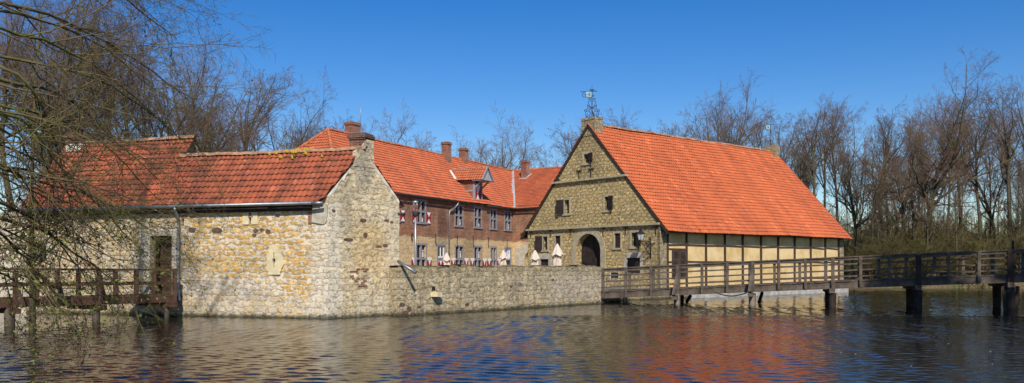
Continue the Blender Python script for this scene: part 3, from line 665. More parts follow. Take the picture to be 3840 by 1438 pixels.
for x, z, w, h in ((.15,.42,.3,.18),(.5,.25,.26,.2),(.3,.12,.34,.14),(1.0,.3,.2,.12),(6.3,.95,.22,.12),(9.2,1.2,.2,.1),(3.6,.3,.24,.14)):
    mb = MB(); K = 9; mb.prism(FW, [(x+w/2*rg.uniform(.75,1.1)*math.cos(6.283*k/K), z+h/2*rg.uniform(.75,1.1)*math.sin(6.283*k/K)) for k in range(K)], -.014, .05); mb.build('iron_stone', iron_m, LOW)

# ================================================================== BARN
FB = frame(1.02, 54.84, 0, .6414, -.767); BW = 11.0; BL = 19.35
FS = frame(*(at(FB, BW, 0, 0)[:2]), 0, .767, .6414)
BARN = fthing('barn', 'large barn with rubble stone gable, arched gateway and huge bright red tiled roof', 'barn', FB)
TB = 1.077; ROOFZ = lambda x: 3.68+TB*(BW+.6-x) if x > 5.5 else 3.68+TB*(x+.6)
wins = [(5.12,5.5,7.95,8.48), (3.44,3.86,5.02,5.84), (6.84,7.17,5.06,5.83), (1.47,1.88,2.83,3.66), (2.61,3.07,2.5,3.67), (7.61,8.08,2.84,3.68), (8.93,9.28,2.9,3.68), (1.27,1.98,1.45,2.2), (8.62,9.57,1.4,2.22)]
mb = MB()
wall_grid(mb, FB, 0, BW, -.6, 10.3, [w_ for w_ in wins] + [(4.46, 6.51, .5, 3.725, 0)], .32)
arch_fill(mb, FB, 5.485, 1.025, 2.7, .5, .5)
gwl = mb.build('gable_wall', M['gable'], BARN)
n1 = FB.to_3x3() @ Vector((TB,0,1)).normalized(); n2 = FB.to_3x3() @ Vector((-TB,0,1)).normalized()
iv = wm(BARN).inverted(); ir = iv.to_3x3()
clip_mesh(gwl.data, [(iv @ at(FB, BW+.6, 0, 3.60), ir @ n1), (iv @ at(FB, -.6, 0, 3.60), ir @ n2)])
mb = MB(); mb.box(FS, .0, .56, .003, .2, -.6, 4.25); mb.build('quoin', M['quoin'], BARN); mb = MB(); mb.box(FS, 18.8, BL, -.01, .2, -.6, 4.0); mb.build('quoin', M['quoin'], BARN)
mb = MB(); mb.box(FB, -.002, .02, .02, BL, -.6, 4.2); mb.box(FB, 0, BW, BL-.02, BL, -.6, 4.2); mb.prism(FB @ Matrix.Translation((0,BL,0)), [(0,4.2),(BW,4.2),(5.5,10.0)], -.2, 0); mb.build('rear_wall', M['gable'], BARN)
mb = MB(); mb.box(FS, .56, 18.8, .03, .2, .3, 4.1); inf = mb.build('infill_wall', M['infill'], BARN)
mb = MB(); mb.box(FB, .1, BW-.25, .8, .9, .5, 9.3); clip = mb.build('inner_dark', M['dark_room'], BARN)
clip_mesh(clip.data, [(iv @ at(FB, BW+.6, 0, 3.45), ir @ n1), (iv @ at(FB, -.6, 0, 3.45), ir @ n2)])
# string courses
mb = MB()
for z, a, b in ((4.06, -.06, 11.03), (6.9, 2.36, 8.62)):
    mb.prism(FB @ Matrix.Rotation(0, 4, 'Z'), [(a, z), (b, z), (b, z+.11), (a, z+.11)], -.16, .05)
mb.build('string_course', M['dressed'], BARN)
# gateway
mb = MB(); arch_ring(mb, FB, 5.485, 1.027, 1.42, 2.7, .5, -.035, .12); mb.build('gate_surround', M['dressed'], BARN)
mb = MB(); mb.box(FB, 4.3, 6.7, .44, .5, .5, 3.8); gt = mb.build('gate', M['shutter_dark'], BARN)
mb = MB(); mb.box(FB, 5.42, 5.5, .40, .44, .5, 3.7); mb.box(FB, 4.5, 6.5, .41, .44, 1.95, 2.03); mb.box(FB, 5.55, 5.85, .36, .44, .5, 2.3); mb.build('gate_rail', M['shutter_dark'], gt)
# windows
def barn_window(w_, kind, side=0, frame_t=.13):
    a, b, c, d = w_
    f = MB(); frame_ring(f, FB, a, b, c, d, frame_t, -.03, .1, sill=.03); f = f.build('window', M['dressed'], BARN)
    if kind == 'closed':
        s = MB(); s.box(FB, a+.01, b-.01, .06, .1, c+.01, d-.01); s.box(FB, a+.01, b-.01, .045, .06, d-.25, d-.19); s.box(FB, a+.01, b-.01, .045, .06, c+.18, c+.24); s.build('shutter', M['shutter_dark'], f)
    else:
        s = MB(); s.box(FB, a, b, .3, .32, c, d); s.build('dark_pane', M['dark_room'], f)
        if kind == 'louvre':
            s = MB(); z = c+.06
            while z < d-.04:
                s.beam(at(FB, a+.08, .16, z), at(FB, b, .16, z), .09, .018, up=FB.to_3x3() @ Vector((0,-.6,.8))); z += .1
            s.build('louvre', M['shutter_dark'], f)
        wd = b-a+.1; s = MB()
        if side > 0: Fh = rot_about(FB, b+.03, -.04, R(-14)); s.box(Fh, 0, wd, -.04, 0, c-.02, d+.03)
        else: Fh = rot_about(FB, a-.05, -.04, R(14)); s.box(Fh, -wd, 0, -.04, 0, c-.02, d+.03)
        x0, x1 = (0.02, wd-.02) if side > 0 else (-wd+.02, -.02)
        for z in (c+.12, d-.15): s.box(Fh, x0, x1, -.055, -.04, z, z+.06)
        s.build('shutter', M['shutter_dark'], f)
    return f
barn_window(wins[0], 'open', 1); barn_window(wins[1], 'open', -1); barn_window(wins[2], 'open', 1)
barn_window(wins[3], 'louvre', -1); barn_window(wins[4], 'closed'); barn_window(wins[5], 'closed', 0, .1); barn_window(wins[6], 'louvre', 1)
for i, (a, b, c, d) in enumerate(wins[7:]):
    f = MB()
    if i == 0: f.prism(FB, [(a-.3,c),(a,c),(a,d),(b,d),(b,c),(b+.3,c),(b+.28,d+.15),(b+.02,d+.36),((a+b)/2,d+.42),(a-.02,d+.36),(a-.28,d+.15)], -.02, .05)
    else: f.box(FB, a-.28, a, -.02, .05, c, d+.05); f.box(FB, b, b+.2, -.02, .05, c, d+.05); f.box(FB, a-.05, b+.15, -.02, .05, d+.05, d+.34)
    f = f.build('cellar_hatch', M['render_grey'], BARN)
    s = MB(); s.box(FB, a, b, .03, .08, c, d); s.box(FB, a-.02, b+.02, -.06, .06, d, d+.04) ; s.build('hatch_door', M['shutter_dark'], f)
for x, z, s in ((.35,3.82,.8),(2.2,3.84,.9),(4.0,3.84,.9),(6.75,3.82,1.),(8.5,3.83,1.),(10.75,3.75,1.),(4.75,7.32,1.1),(5.75,7.35,1.1),(2.95,7.0,.8)): iron_anchor(BARN, FB, x, z, s)
# timber frame of the long side
posts = [(.56,.72),(2.20,2.36),(3.95,4.12),(5.74,5.92),(7.51,7.70),(9.41,9.60),(11.3,11.49),(13.17,13.36),(15.07,15.26),(16.89,17.09),(18.62,18.8)]
rg = random.Random(5)
for a, b in posts:
    mb = MB(); c = (a+b)/2; j = rg.uniform(-.05, .05); mb.beam(at(FS, c+j, .03, .62), at(FS, c, .03, 4.0), b-a, .09, up=FS.to_3x3() @ Vector((0,-1,0))); mb.build('post', M['frame_wood'], BARN)
mb = MB()
for (a0, a), (b, b1) in zip(posts, posts[1:]):
    j = rg.uniform(-.04, .04); up = FS.to_3x3() @ Vector((0,0,1))
    mb.beam(at(FS, a-.05, .035, 2.99+j), at(FS, b+.05, .035, 2.97-j), .07, .1, up=up)
    if a > 1: mb.beam(at(FS, a-.05, .035, 2.05+j*.6), at(FS, b+.05, .035, 2.03-j*.6), .07, .09, up=up)
    mb.beam(at(FS, a-.05, .035, .98+j*.3), at(FS, b+.05, .035, .98-j*.3), .05, .06, up=up) if a > 8 else None
mb.beam(at(FS, .66, .035, 2.74), at(FS, 2.26, .035, 2.74), .07, .09); mb.beam(at(FS, .66, .035, 2.02), at(FS, 1.03, .035, 2.02), .07, .09); mb.build('rail', M['frame_wood'], BARN)
w = MB(); w.box(FS, 1.02, 2.2, -.02, .03, 1.1, 2.7); w.box(FS, 1.58, 1.66, -.035, -.02, 1.1, 2.68)
w = w.build('hatch_window', M['frame_wood'], BARN)
s = MB()
for x in (1.06, 1.68):
    for i in range(3): s.box(FS, x+.07, x+.42, -.028, -.021, 1.25+i*.48, 1.63+i*.48)
s.build('panel', M['shutter_dark'], w)
mb = MB(); mb.box(FS, 2.3, 19.55, -.26, .03, -.8, .62); mb.box(FS, 18.75, 19.6, -.22, .2, .62, .8); mb.build('plinth', M['concrete'], BARN)
# roof
FSl = FB @ Matrix.Translation((0, BL, 0)) @ Matrix.Rotation(R(-90), 4, 'Z')
blen = 6.1*math.hypot(1, TB)
rr = roof_plane('roof', slope_frame(FS, 0, -.6, 3.68, TB), -.06, 19.56, blen, M['tile_barn'], BARN, .225, .29, .028, .022, (), .05, 11, .09)
rl = roof_plane('far_roof', slope_frame(FSl, 0, -.6, 3.68, TB), -.2, 19.41, blen, M['tile_barn'], BARN, .225, .29, .028, .03, (), .05, 12, .09)
ridge_line('ridge', at(FB, 5.5, .5, 10.27), at(FB, 5.5, 19.0, 10.27), M['ridge'], rr, .13, .33, 5)
mb = MB(); up = FB.to_3x3() @ Vector((0,0,1))
for x in (-.6, BW+.6): mb.beam(at(FB, x, -.04, 3.55), at(FB, 5.5, -.04, 10.12), .035, .16, up=up)
mb.build('verge_board', M['dark_wood'], BARN)
mb = MB(); mb.box(FS, 0, 19.3, -.5, -.42, 3.66, 3.72)
for i in range(24): mb.beam(at(FS, .5+i*.8, -.5, 3.68), at(FS, .5+i*.8, .05, 4.24), .1, .12)
mb.build('rafter', M['dark_wood'], rr)
mb = MB(); mb.box(FB, 4.93, 6.07, -.03, .62, 9.55, 10.5); mb.box(FB, 4.9, 6.1, -.06, .66, 10.5, 10.62); st = mb.build('gable_stub', M['quoin'], BARN)
mb = MB(); mb.box(FB, 5.05, 5.95, BL-.5, BL+.05, 9.6, 10.72); mb.build('gable_stub', M['quoin'], BARN)
# weathervanes
def spiral(c, r0, r1, a0, turns, n=22, flip=1):
    return [(c[0]+flip*(r0+(r1-r0)*k/n)*math.cos(a0+turns*2*math.pi*k/n), 0, c[1]+(r0+(r1-r0)*k/n)*math.sin(a0+turns*2*math.pi*k/n)) for k in range(n+1)]
def weathervane(label, pos, s=1.0, fancy=True):
    t = thing('weathervane', label, 'weathervane', pos, R(4)); Fv = t.matrix_world
    mb = MB(); mb.tube([(0,0,-.3*s),(0,0,1.5*s)], .026*s, 6, Fm=Fv); mb.tube([(0,0,.45*s),(.16*s,.12,0)], .022*s, 6, Fm=Fv); mb.tube([(0,0,1.35*s),(0,0,1.78*s)], [.02*s,.006*s], 5, Fm=Fv); mb.build('pole', M['black_iron'], t)
    if fancy:
        for fl in (-1, 1):
            for (cx, cz, r0, r1, a0, tn) in ((.2,.25,.2,.05,-2.2,1.5),(.33,.42,.08,.02,-1,1.2),(.13,.56,.14,.04,-1.6,1.3),(.1,.86,.13,.05,-1.5,.6),(.12,1.02,.07,.02,0,1.2),(.08,1.2,.05,.02,0,1),(.3,.08,.06,.02,1,1.2),(.07,1.5,.06,.02,0,1.1)):
                q = MB(); q.tube([(x*s,y*s,z*s) for x,y,z in spiral((fl*cx, cz), r0, r1, a0, tn, flip=fl)], .014*s, 5, Fm=Fv); q.build('scroll', M['black_iron'], t)
            q = MB(); q.tube([(0,0,.5*s),(fl*.12*s,0,.62*s),(fl*.26*s,0,.72*s)], [.014*s,.014*s,.03*s], 5, Fm=Fv); q.build('leaf_scroll', M['black_iron'], t)
    arm = MB(); arm.tube([(-.62*s,0,1.4*s),(-.3*s,0,1.43*s),(.28*s,0,1.46*s)], .018*s, 5, Fm=Fv)
    arm.tube([(x*s,y,z*s) for x,y,z in spiral((-.4, 1.22), .14, .04, 1.5, 1.1)], .014*s, 5, Fm=Fv); arm.build('arm', M['black_iron'], t)
    f = MB(); f.box(Fv, -.3*s, -.02*s, -.012, .012, 1.14*s, 1.42*s); f = f.build('flag', M['flag_pale'], t)
    q = MB(); q.box(Fv, -.22*s, -.06*s, -.018, -.013, 1.2*s, 1.37*s); q.box(Fv, -.17*s, -.12*s, -.022, -.019, 1.22*s, 1.31*s, 1); q.box(Fv, -.3*s, -.02*s, -.02, .02, 1.12*s, 1.145*s, 1); q.build('emblem', [M['flag_blue'], M['black_iron']], f)
    return t
weathervane('black scrolled iron weathervane with pale flag on the front peak of the barn', tuple(at(FB, 5.5, .3, 10.62)), 1.12)
weathervane('small weathervane with pale green flag at the far end of the barn ridge', tuple(at(FB, 5.5, 18.9, 10.7)), 1.05, False)
# lantern on its wrought bracket
LN = thing('wall_lantern', 'black wrought iron lantern with frosted panes on a bracket beside the barn corner', 'lantern', tuple(at(FB, 10.37, 0, 2.9)), math.atan2(-.767, .6414)); Fq = FB @ Matrix.Translation((10.37, 0, 0))
mb = MB(); mb.tube([(0,-.04,2.25),(0,-.04,3.4)], .03, 6, Fm=Fq); mb.tube([(0,-.04,3.15),(0,-.45,3.13),(0,-.87,3.16)], .024, 6, Fm=Fq); mb.tube([(0,-.04,2.4),(0,-.3,2.6),(0,-.62,2.95),(0,-.87,3.14)], .02, 6, Fm=Fq)
for (cy, cz, r0, r1, a0, tn) in ((.25,2.92,.2,.04,1.5,1.5),(.5,3.02,.1,.03,2,1.3),(.14,2.5,.13,.03,.5,1.3),(.12,3.32,.12,.03,-1,1.2),(.33,2.5,.1,.03,1.5,1.2)):
    mb.tube([(0,-cy-(r0+(r1-r0)*k/20)*math.cos(a0+tn*6.283*k/20), cz+(r0+(r1-r0)*k/20)*math.sin(a0+tn*6.283*k/20)) for k in range(21)], .014, 5, Fm=Fq)
for dx in (-.3, .3): mb.tube([(0,-.04,3.1),(dx*.6,-.06,3.0),(dx,-.04,3.12)], .016, 5, Fm=Fq)
mb.build('bracket', M['black_iron'], LN)
Fz = Fq @ Matrix.Translation((0,-.87,3.2))
def frustum(mb, Fm, n, r0, r1, z0, z1, m=0, inset=0.0):
    for k in range(n):
        a, b = 2*math.pi*(k+inset)/n+.3, 2*math.pi*(k+1-inset)/n+.3
        mb.face(Fm, [(r0*math.cos(a),r0*math.sin(a),z0),(r0*math.cos(b),r0*math.sin(b),z0),(r1*math.cos(b),r1*math.sin(b),z1),(r1*math.cos(a),r1*math.sin(a),z1)], m)
mb = MB(); frustum(mb, Fz, 6, .14, .22, .03, .36); mb.build('pane', M['milk'], LN)
mb = MB(); frustum(mb, Fz, 6, .27, .08, .36, .52); frustum(mb, Fz, 6, .08, .1, .52, .6); frustum(mb, Fz, 6, .02, .15, .0, .03); frustum(mb, Fz, 6, .22, .27, .355, .36); frustum(mb, Fz, 6, .1, .0, .6, .66)
for k in range(6):
    a = 2*math.pi*k/6+.3; mb.tube([(.145*math.cos(a),.145*math.sin(a),.03),(.225*math.cos(a),.225*math.sin(a),.36)], .012, 4, Fm=Fz)
mb.build('lantern_frame', M['black_iron'], LN)

# ================================================================== MAIN HOUSE (brick over stone, behind the courtyard)
FM = frame(-7.99, 60.0, 0, .445, .8957); TM = 1.02; EZ = 6.93
HOUSE = fthing('courtyard_house', 'long two storey brick over stone house with red hipped roof behind the courtyard', 'house', FM)
up_w = [(-1.2,.12), (2.26,3.58), (7.78,9.17), (10.9,12.3), (13.71,14.99), (16.44,17.82)]
lo_w = [(2.18,3.67), (7.8,9.25), (10.86,12.34), (13.8,15.0)]
drs = [(5.1,6.42), (16.44,17.76)]
T = .15
mb = MB()
holes = [(a+T, b-T, 5.02, 6.56) for a, b in up_w] + [(a+T, b-T, 1.2, 3.34) for a, b in lo_w] + [(a+T, b-T, YARD+.1, 3.36) for a, b in drs]
wall_grid(mb, FM, -6.8, 18.1, .2, 7.2, holes, .2)
mb.box(FM, -6.8, -6.78, 0.01, 8, .2, 7.2); mb.box(FM, -6.8, 24, 7.98, 8, .2, 7.2)
mb.build('wall', M['main_wall'], HOUSE)
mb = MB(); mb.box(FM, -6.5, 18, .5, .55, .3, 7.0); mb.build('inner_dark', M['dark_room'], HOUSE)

def shutter(parent, a, b, c, d, style):
    s = MB(); s.box(FM, a, b, -.07, -.03, c, d, 0); m = (a+b)/2; y = -.074
    if style == 'low':
        s.prism(FM, [(a-.0,d-.2),(b+.0,d-.2),(b+.05,d),(a-.05,d)], -.085, -.07, 1); t = d-.2
        s.face(FM, [(a+.12,y,t),(m,y,(c+t)/2+.15),(b-.12,y,t)], 1); s.face(FM, [(a+.05,y,c),(b-.05,y,c),(m,y,(c+t)/2+.12)], 1)
    else:
        s.face(FM, [(a+.02,y,d),(m,y,(c+d)/2+.05),(b-.02,y,d)], 1); s.face(FM, [(a+.02,y,c),(b-.02,y,c),(m,y,(c+d)/2-.05)], 1)
    s.build('shutter', [M['red_paint'], M['white_paint']], parent)
def cross_window(a, b, c, d, zt, sill=True):
    """stone cross window: surround, mullion, transom, dark casements and panes set back"""
    f = MB(); f.box(FM, a, a+T, -.03, .1, c, d); f.box(FM, b-T, b, -.03, .1, c, d); f.box(FM, a-.02, b+.02, -.035, .1, d, d+T); m = (a+b)/2
    if sill: f.box(FM, a-.06, b+.06, -.08, .1, c-.13, c)
    f.box(FM, m-.07, m+.07, -.02, .12, c, d); f.box(FM, a+T, m-.07, -.018, .12, zt-.07, zt+.07); f.box(FM, m+.07, b-T, -.018, .12, zt-.07, zt+.07)
    f = f.build('window', M['win_grey'], HOUSE)
    k = MB(); g = MB()
    for x0, x1 in ((a+T, m-.07), (m+.07, b-T)):
        for z0, z1 in ((c, zt-.07), (zt+.07, d)):
            for q in ((x0,x0+.045,z0,z1),(x1-.045,x1,z0,z1),(x0+.045,x1-.045,z0,z0+.05),(x0+.045,x1-.045,z1-.05,z1)): k.box(FM, q[0], q[1], .11, .15, q[2], q[3])
            k.box(FM, x0+.045, x1-.045, .12, .14, (z0+z1)/2-.012, (z0+z1)/2+.012)
            g.face(FM, [(x0,.145,z0),(x1,.145,z0),(x1,.145,z1),(x0,.145,z1)])
    k.build('casement', M['casement'], f); g.build('pane', M['glass'], f)
    return f
for i, (a, b) in enumerate(up_w):
    f = cross_window(a, b, 5.02, 6.56, 5.82)
    if i == 1: shutter(f, a-.56, a-.02, 4.98, 5.8, 'hi'); shutter(f, b+.02, b+.58, 4.98, 5.8, 'hi')
    if i == 0: shutter(f, b+.04, b+.58, 4.98, 5.75, 'hi')
    # a little curtain or candle behind some panes
    if i in (1, 2, 3, 5):
        q = MB(); q.box(FM, b-T-.2, b-T-.05, .135, .143, 5.08, 5.32+.1*(i % 3)); q.build('curtain', M['white_paint'], f)
for i, (a, b) in enumerate(lo_w):
    f = cross_window(a, b, 1.2, 3.34, 2.34)
    shutter(f, a-.6, a-.02, 1.15, 2.44, 'low'); shutter(f, b+.02, b+.6, 1.15, 2.44, 'low')
    q = MB(); q.box(FM, b-T-.22, b-T-.06, .135, .143, 2.45, 3.0); q.build('curtain', M['white_paint'], f)
for i, (a, b) in enumerate(drs):
    f = MB(); f.box(FM, a, a+T, -.04, .1, YARD, 3.36); f.box(FM, b-T, b, -.04, .1, YARD, 3.36); f.box(FM, a-.03, b+.03, -.045, .1, 3.36, 3.5); f.box(FM, a+T, b-T, -.03, .12, 2.3, 2.44)
    f = f.build('door_frame', M['win_grey'], HOUSE); x0, x1 = a+T, b-T; m = (x0+x1)/2
    w = MB()
    for q in ((x0,x0+.12,2.44,3.36),(x1-.12,x1,2.44,3.36),(x0+.12,x1-.12,3.24,3.36),(x0+.12,x1-.12,2.44,2.56),(m-.04,m+.04,2.56,3.24)): w.box(FM, q[0], q[1], .04, .1, q[2], q[3])
    w = w.build('fanlight', M['white_paint'], f)
    if i == 0:
        g = MB(); g.face(FM, [(x0,.09,2.44),(x1,.09,2.44),(x1,.09,3.36),(x0,.09,3.36)]); g.build('pane', M['glass'], f)
        d = MB(); d.box(FM, x0, x1, .03, .09, YARD+.1, 2.3, 0); y = .026
        for z0, z1 in ((.7,1.5),(1.5,2.3)):
            for p, q in ((x0,m),(m,x1)): c = (p+q)/2; d.face(FM, [(p+.03,y,(z0+z1)/2),(c,y,z0+.03),(q-.03,y,(z0+z1)/2),(c,y,z1-.03)], 1)
        d.face(FM, [(x0,y-.002,.7),(m,y-.002,.7),(x0,y-.002,1.4)], 1); d.face(FM, [(m,y-.002,.7),(x1,y-.002,.7),(x1,y-.002,1.4)], 1)
        d.build('door', [M['white_paint'], M['red_paint']], f)
    else:
        g = MB(); g.box(FM, x0+.12, x1-.12, .06, .09, 2.56, 3.24, 0); g.box(FM, x0+.1, x0+.42, .03, .05, 2.62, 3.2, 1); g.box(FM, x0+.18, x0+.34, .02, .029, 2.8, 3.05, 0); g.box(FM, m+.1, m+.3, .04, .058, 2.9, 3.2, 2)
        g.build('sign', [M['white_paint'], M['blue_sign'], M['lead']], f)
        d = MB(); d.box(FM, x0, x1, .05, .09, YARD+.1, 2.3, 2); d.face(FM, [(x0+.1,.045,.8),(x1-.1,.045,.8),(m,.045,1.75)], 0); d.face(FM, [(m+.05,.043,1.3),(x1-.12,.043,.9),(x1-.2,.043,1.9)], 1); d.build('door', [M['white_paint'], M['red_paint'], M['soot']], f)
# roof
def wpl(Fm, p, n): return (Fm @ Vector(p), (Fm.to_3x3() @ Vector(n)).normalized())
FR = frame(-7.99+.445*18.1/1.0002, 60+.8957*18.1/1.0002, 0, .819, -.574); TR = .574
nm = FM.to_3x3() @ Vector((0,1,0)); nr = FR.to_3x3() @ Vector((0,1,0)); Cw = FR.translation
def solve2(ym, p):
    A = np.array([[nm.x, nm.y],[nr.x, nr.y]]); r = np.linalg.solve(A, np.array([ym + nm.x*Cw.x+nm.y*Cw.y, p + nr.x*Cw.x+nr.y*Cw.y])); return Vector((r[0], r[1], 0))
V1, V2 = solve2(-.3, -.3), solve2(4.0, 7.33)
vd = (V2-V1).normalized(); vn = Vector((vd.y, -vd.x, 0))       # points right (towards the side house)
hipA = wpl(FM, (-7.1,-.3,0), (-1,1,0)); hipB = wpl(FM, (-7.1,8.3,0), (-1,-1,0))
ml = 4.3*math.hypot(1, TM); mx = FM.inverted() @ V2
rm = roof_plane('roof', slope_frame(FM, 0, -.3, EZ, TM), -7.1, 26, ml, M['tile_main'], HOUSE, .235, .3, .03, .03, [hipA, (V1, vn)], .04, 21)
FMb = FM @ Matrix.Translation((26, 8, 0)) @ Matrix.Rotation(math.pi, 4, 'Z')
roof_plane('rear_roof', slope_frame(FMb, 0, -.3, EZ, TM), 0, 33.1, ml, M['tile_main'], HOUSE, .235, .3, .03, .03, [hipB], .04, 22)
FMh = FM @ Matrix.Translation((-6.8, 8, 0)) @ Matrix.Rotation(R(-90), 4, 'Z')
roof_plane('hip_roof', slope_frame(FMh, 0, -.3, EZ, TM), -.3, 8.3, ml, M['tile_main'], HOUSE, .235, .3, .03, .03, [wpl(FM, (-7.1,-.3,0), (1,-1,0)), wpl(FM, (-7.1,8.3,0), (1,1,0))], .03, 23)
RZ = EZ+TM*4.3
ridge_line('ridge', at(FM, -2.8, 4, RZ+.03), at(FM, mx.x+.3, 4, RZ+.03), M['ridge_red'], rm, .13, .33, 7)
ridge_line('hip_ridge', at(FM, -7.1, -.3, EZ+.05), at(FM, -2.8, 4, RZ+.05), M['ridge_red'], rm, .13, .33, 8); ridge_line('hip_ridge', at(FM, -7.1, 8.3, EZ+.05), at(FM, -2.8, 4, RZ+.05), M['ridge_red'], rm, .13, .33, 9)
mb = MB(); mb.tube([at(FM, -6.8, -.36, EZ-.08), at(FM, 10.4, -.36, EZ-.08)], .06, 8); mb.tube([at(FM, 12.7, -.36, EZ-.08), at(FM, 18.0, -.36, EZ-.08)], .06, 8); mb.build('gutter', M['soot'], HOUSE)
mb = MB(); mb.tube([at(FM, *p) for p in ((7.75,-.36,EZ-.1),(7.72,-.34,EZ-.3),(7.4,-.22,EZ-.6),(6.85,-.12,EZ-.85),(6.8,-.1,EZ-1.2),(6.8,-.1,.9))], .065, 8)
for z in (5.2, 4.2, 3.0): mb.tube([at(FM, 6.8, -.1, z-.04), at(FM, 6.8, -.1, z+.04)], .085, 8)
mb.build('downpipe', M['zinc'], HOUSE)
for x, z in ((4.9,3.8),(8.15,3.75),(10.75,3.8),(13.4,3.8),(16.9,3.7)): iron_anchor(HOUSE, FM, x, z, 1, 'hook')
iron_anchor(HOUSE, FM, 1.65, 3.92, 1, 'ring')
mb = MB(); V1z, V2z = Vector((V1.x, V1.y, EZ+.07)), Vector((V2.x, V2.y, RZ+.07)); vs = Vector((vn.x, vn.y, 0))*.14
mb.face(I4, [V1z-vs+Vector((0,0,.06)), V1z, V2z, V2z-vs+Vector((0,0,.06))]); mb.face(I4, [V1z, V1z+vs+Vector((0,0,.04)), V2z+vs+Vector((0,0,.04)), V2z]); mb.build('valley_flashing', M['lead'], rm)
chimney(rm, FM, .15, 4.1, .95, .7, 10.2, 12.25, 'brick'); chimney(rm, FM, 12.5, 3.55, .62, .6, 10.0, 12.4, 'brick'); chimney(rm, FM, 15.9, 3.8, .62, .6, 10.2, 12.3, 'brick')
mb = MB(); mb.tube([at(FM, .55, 3.7, 12.2), at(FM, .55, 3.7, 13.6)], .015, 4); mb.build('antenna', M['steel'], rm)
# hoist dormer
x0, x1 = 10.95, 12.25; dz = 8.95; yb = (dz-EZ)/TM-.3
mb = MB()
for x in (x0, x1): mb.face(FM, [(x,-.02,EZ-.1),(x,-.02,dz),(x,yb+.1,dz),(x,0.2,EZ-.1)][::1 if x == x0 else -1])
mb.box(FM, x0, x1, -.03, .0, 6.75, 7.0)
dm = mb.build('dormer', M['brick'], HOUSE)
mb = MB()
for x in (x0-.02, x1-.14): mb.box(FM, x, x+.16, -.08, .1, 6.72, dz)
mb.box(FM, x0-.03, x0+.01, .1, yb-.6, 7.92, 8.06); mb.box(FM, x0+.14, x1-.14, -.07, .1, 8.5, 8.64)
for x in (x0+.06, x1-.06): mb.beam(at(FM, x, -.06, 8.25), at(FM, x, -.85, 8.92), .11, .11)
mb.build('dormer_post', M['win_grey'], dm)
mb = MB(); mb.box(FM, x0+.14, x1-.14, .0, .04, 6.9, 8.5, 0); m = (x0+x1)/2; y = -.004
mb.face(FM, [(x0+.16,y,6.95),(x1-.16,y,6.95),(m,y,7.75)], 1); mb.face(FM, [(x0+.16,y,8.48),(m,y,7.75),(x1-.16,y,8.48)], 1); mb.build('hoist_door', [M['red_paint'], M['white_paint']], dm)
hx = .95; rz2 = 9.95; cx = (x0+x1)/2; td = (rz2-8.85)/hx; ybk = (rz2-EZ)/TM
Fd1 = FM @ Matrix.Translation((cx-hx, 4, 0)) @ Matrix.Rotation(R(-90), 4, 'Z'); Fd2 = FM @ Matrix.Translation((cx+hx, -.95, 0)) @ Matrix.Rotation(R(90), 4, 'Z')
mp = wpl(FM, (0,-.3,EZ-.02), (0,TM,-1))
roof_plane('dormer_roof', slope_frame(Fd1, 0, 0, 8.85, td), 0, 4.95, hx*math.hypot(1, td), M['tile_left_hi'], dm, .225, .29, .03, .03, [mp], .01, 31)
roof_plane('dormer_roof', slope_frame(Fd2, 0, 0, 8.85, td), 0, 4.95, hx*math.hypot(1, td), M['tile_left_hi'], dm, .225, .29, .03, .03, [mp], .01, 32)
ridge_line('dormer_ridge', at(FM, cx, -.93, rz2), at(FM, cx, ybk-.3, rz2), M['ridge'], dm, .1, .33, 12)
mb = MB(); mb.prism(FM, [(cx-hx+.1,8.84),(cx+hx-.1,8.84),(cx,rz2-.12)], -.9, -.85); mb.build('dormer_gable', M['lead'], dm)
mb = MB()
for s in (-1, 1): mb.beam(at(FM, cx+s*(hx+.03), -.96, 8.8), at(FM, cx, -.96, rz2+.04), .08, .14, up=FM.to_3x3() @ Vector((0,0,1)))
mb.box(FM, cx-hx, cx+hx, -.85, .0, 8.78, 8.83); mb.build('barge_board', M['win_grey'], dm)
mb = MB(); mb.beam(at(FM, x0-.08, .0, 7.1), at(FM, x0-.08, yb-.2, 8.85), .12, .06); mb.beam(at(FM, cx-hx-.1, 1.5, 8.95), at(FM, cx-hx+.35, 2.3, 9.75), .2, .08); mb.build('dormer_flashing', M['white_mortar'], dm)

# ================================================================== SIDE HOUSE (joins the main house, runs behind the barn)
SIDE = fthing('side_house', 'brick side wing with lower pitched red roof between courtyard house and barn', 'house', FR)
mb = MB(); wall_grid(mb, FR, 0, 11, .2, 7.2, [(1.25, 3.45, YARD, 3.3, 0)], .3); arch_fill(mb, FR, 2.35, 1.1, 2.2, YARD, .6); mb.box(FR, 10.98, 11, .01, 14, .2, 7.2)
mb.build('wall', M['main_wall'], SIDE)
mb = MB(); arch_ring(mb, FR, 2.35, 1.101, 1.9, 2.2, YARD, -.03, .1); mb.prism(FR, [(.2,YARD),(.46,YARD),(.46,2.2),(.9,3.4),(.25,3.5)], -.025, .05); mb.build('arch_surround', M['render_grey'], SIDE)
mb = MB(); mb.box(FR, 1.0, 3.7, .58, .66, .4, 3.5); mb.box(FR, 1.0, 3.7, .5, .58, YARD, 1.5); mb.build('arch_door', M['dark_room'], SIDE)
sm_ = MB(); 
rs = roof_plane('roof', slope_frame(FR, 0, -.3, EZ, TR), -8, 11.2, 7.63*math.hypot(1, TR), M['tile_main'], SIDE, .235, .3, .03, .03, [(V1, -vn)], .04, 41)
FRb = FR @ Matrix.Translation((11.2, 14.66, 0)) @ Matrix.Rotation(math.pi, 4, 'Z')
roof_plane('rear_roof', slope_frame(FRb, 0, -.3, EZ, TR), 0, 15, 7.63*math.hypot(1, TR), M['tile_main'], SIDE, .235, .3, .03, .03, [], .04, 42)
ridge_line('ridge', at(FR, -5.2, 7.33, EZ+TR*7.63+.03), at(FR, 11.2, 7.33, EZ+TR*7.63+.03), M['ridge_red'], rs, .13, .33, 13)
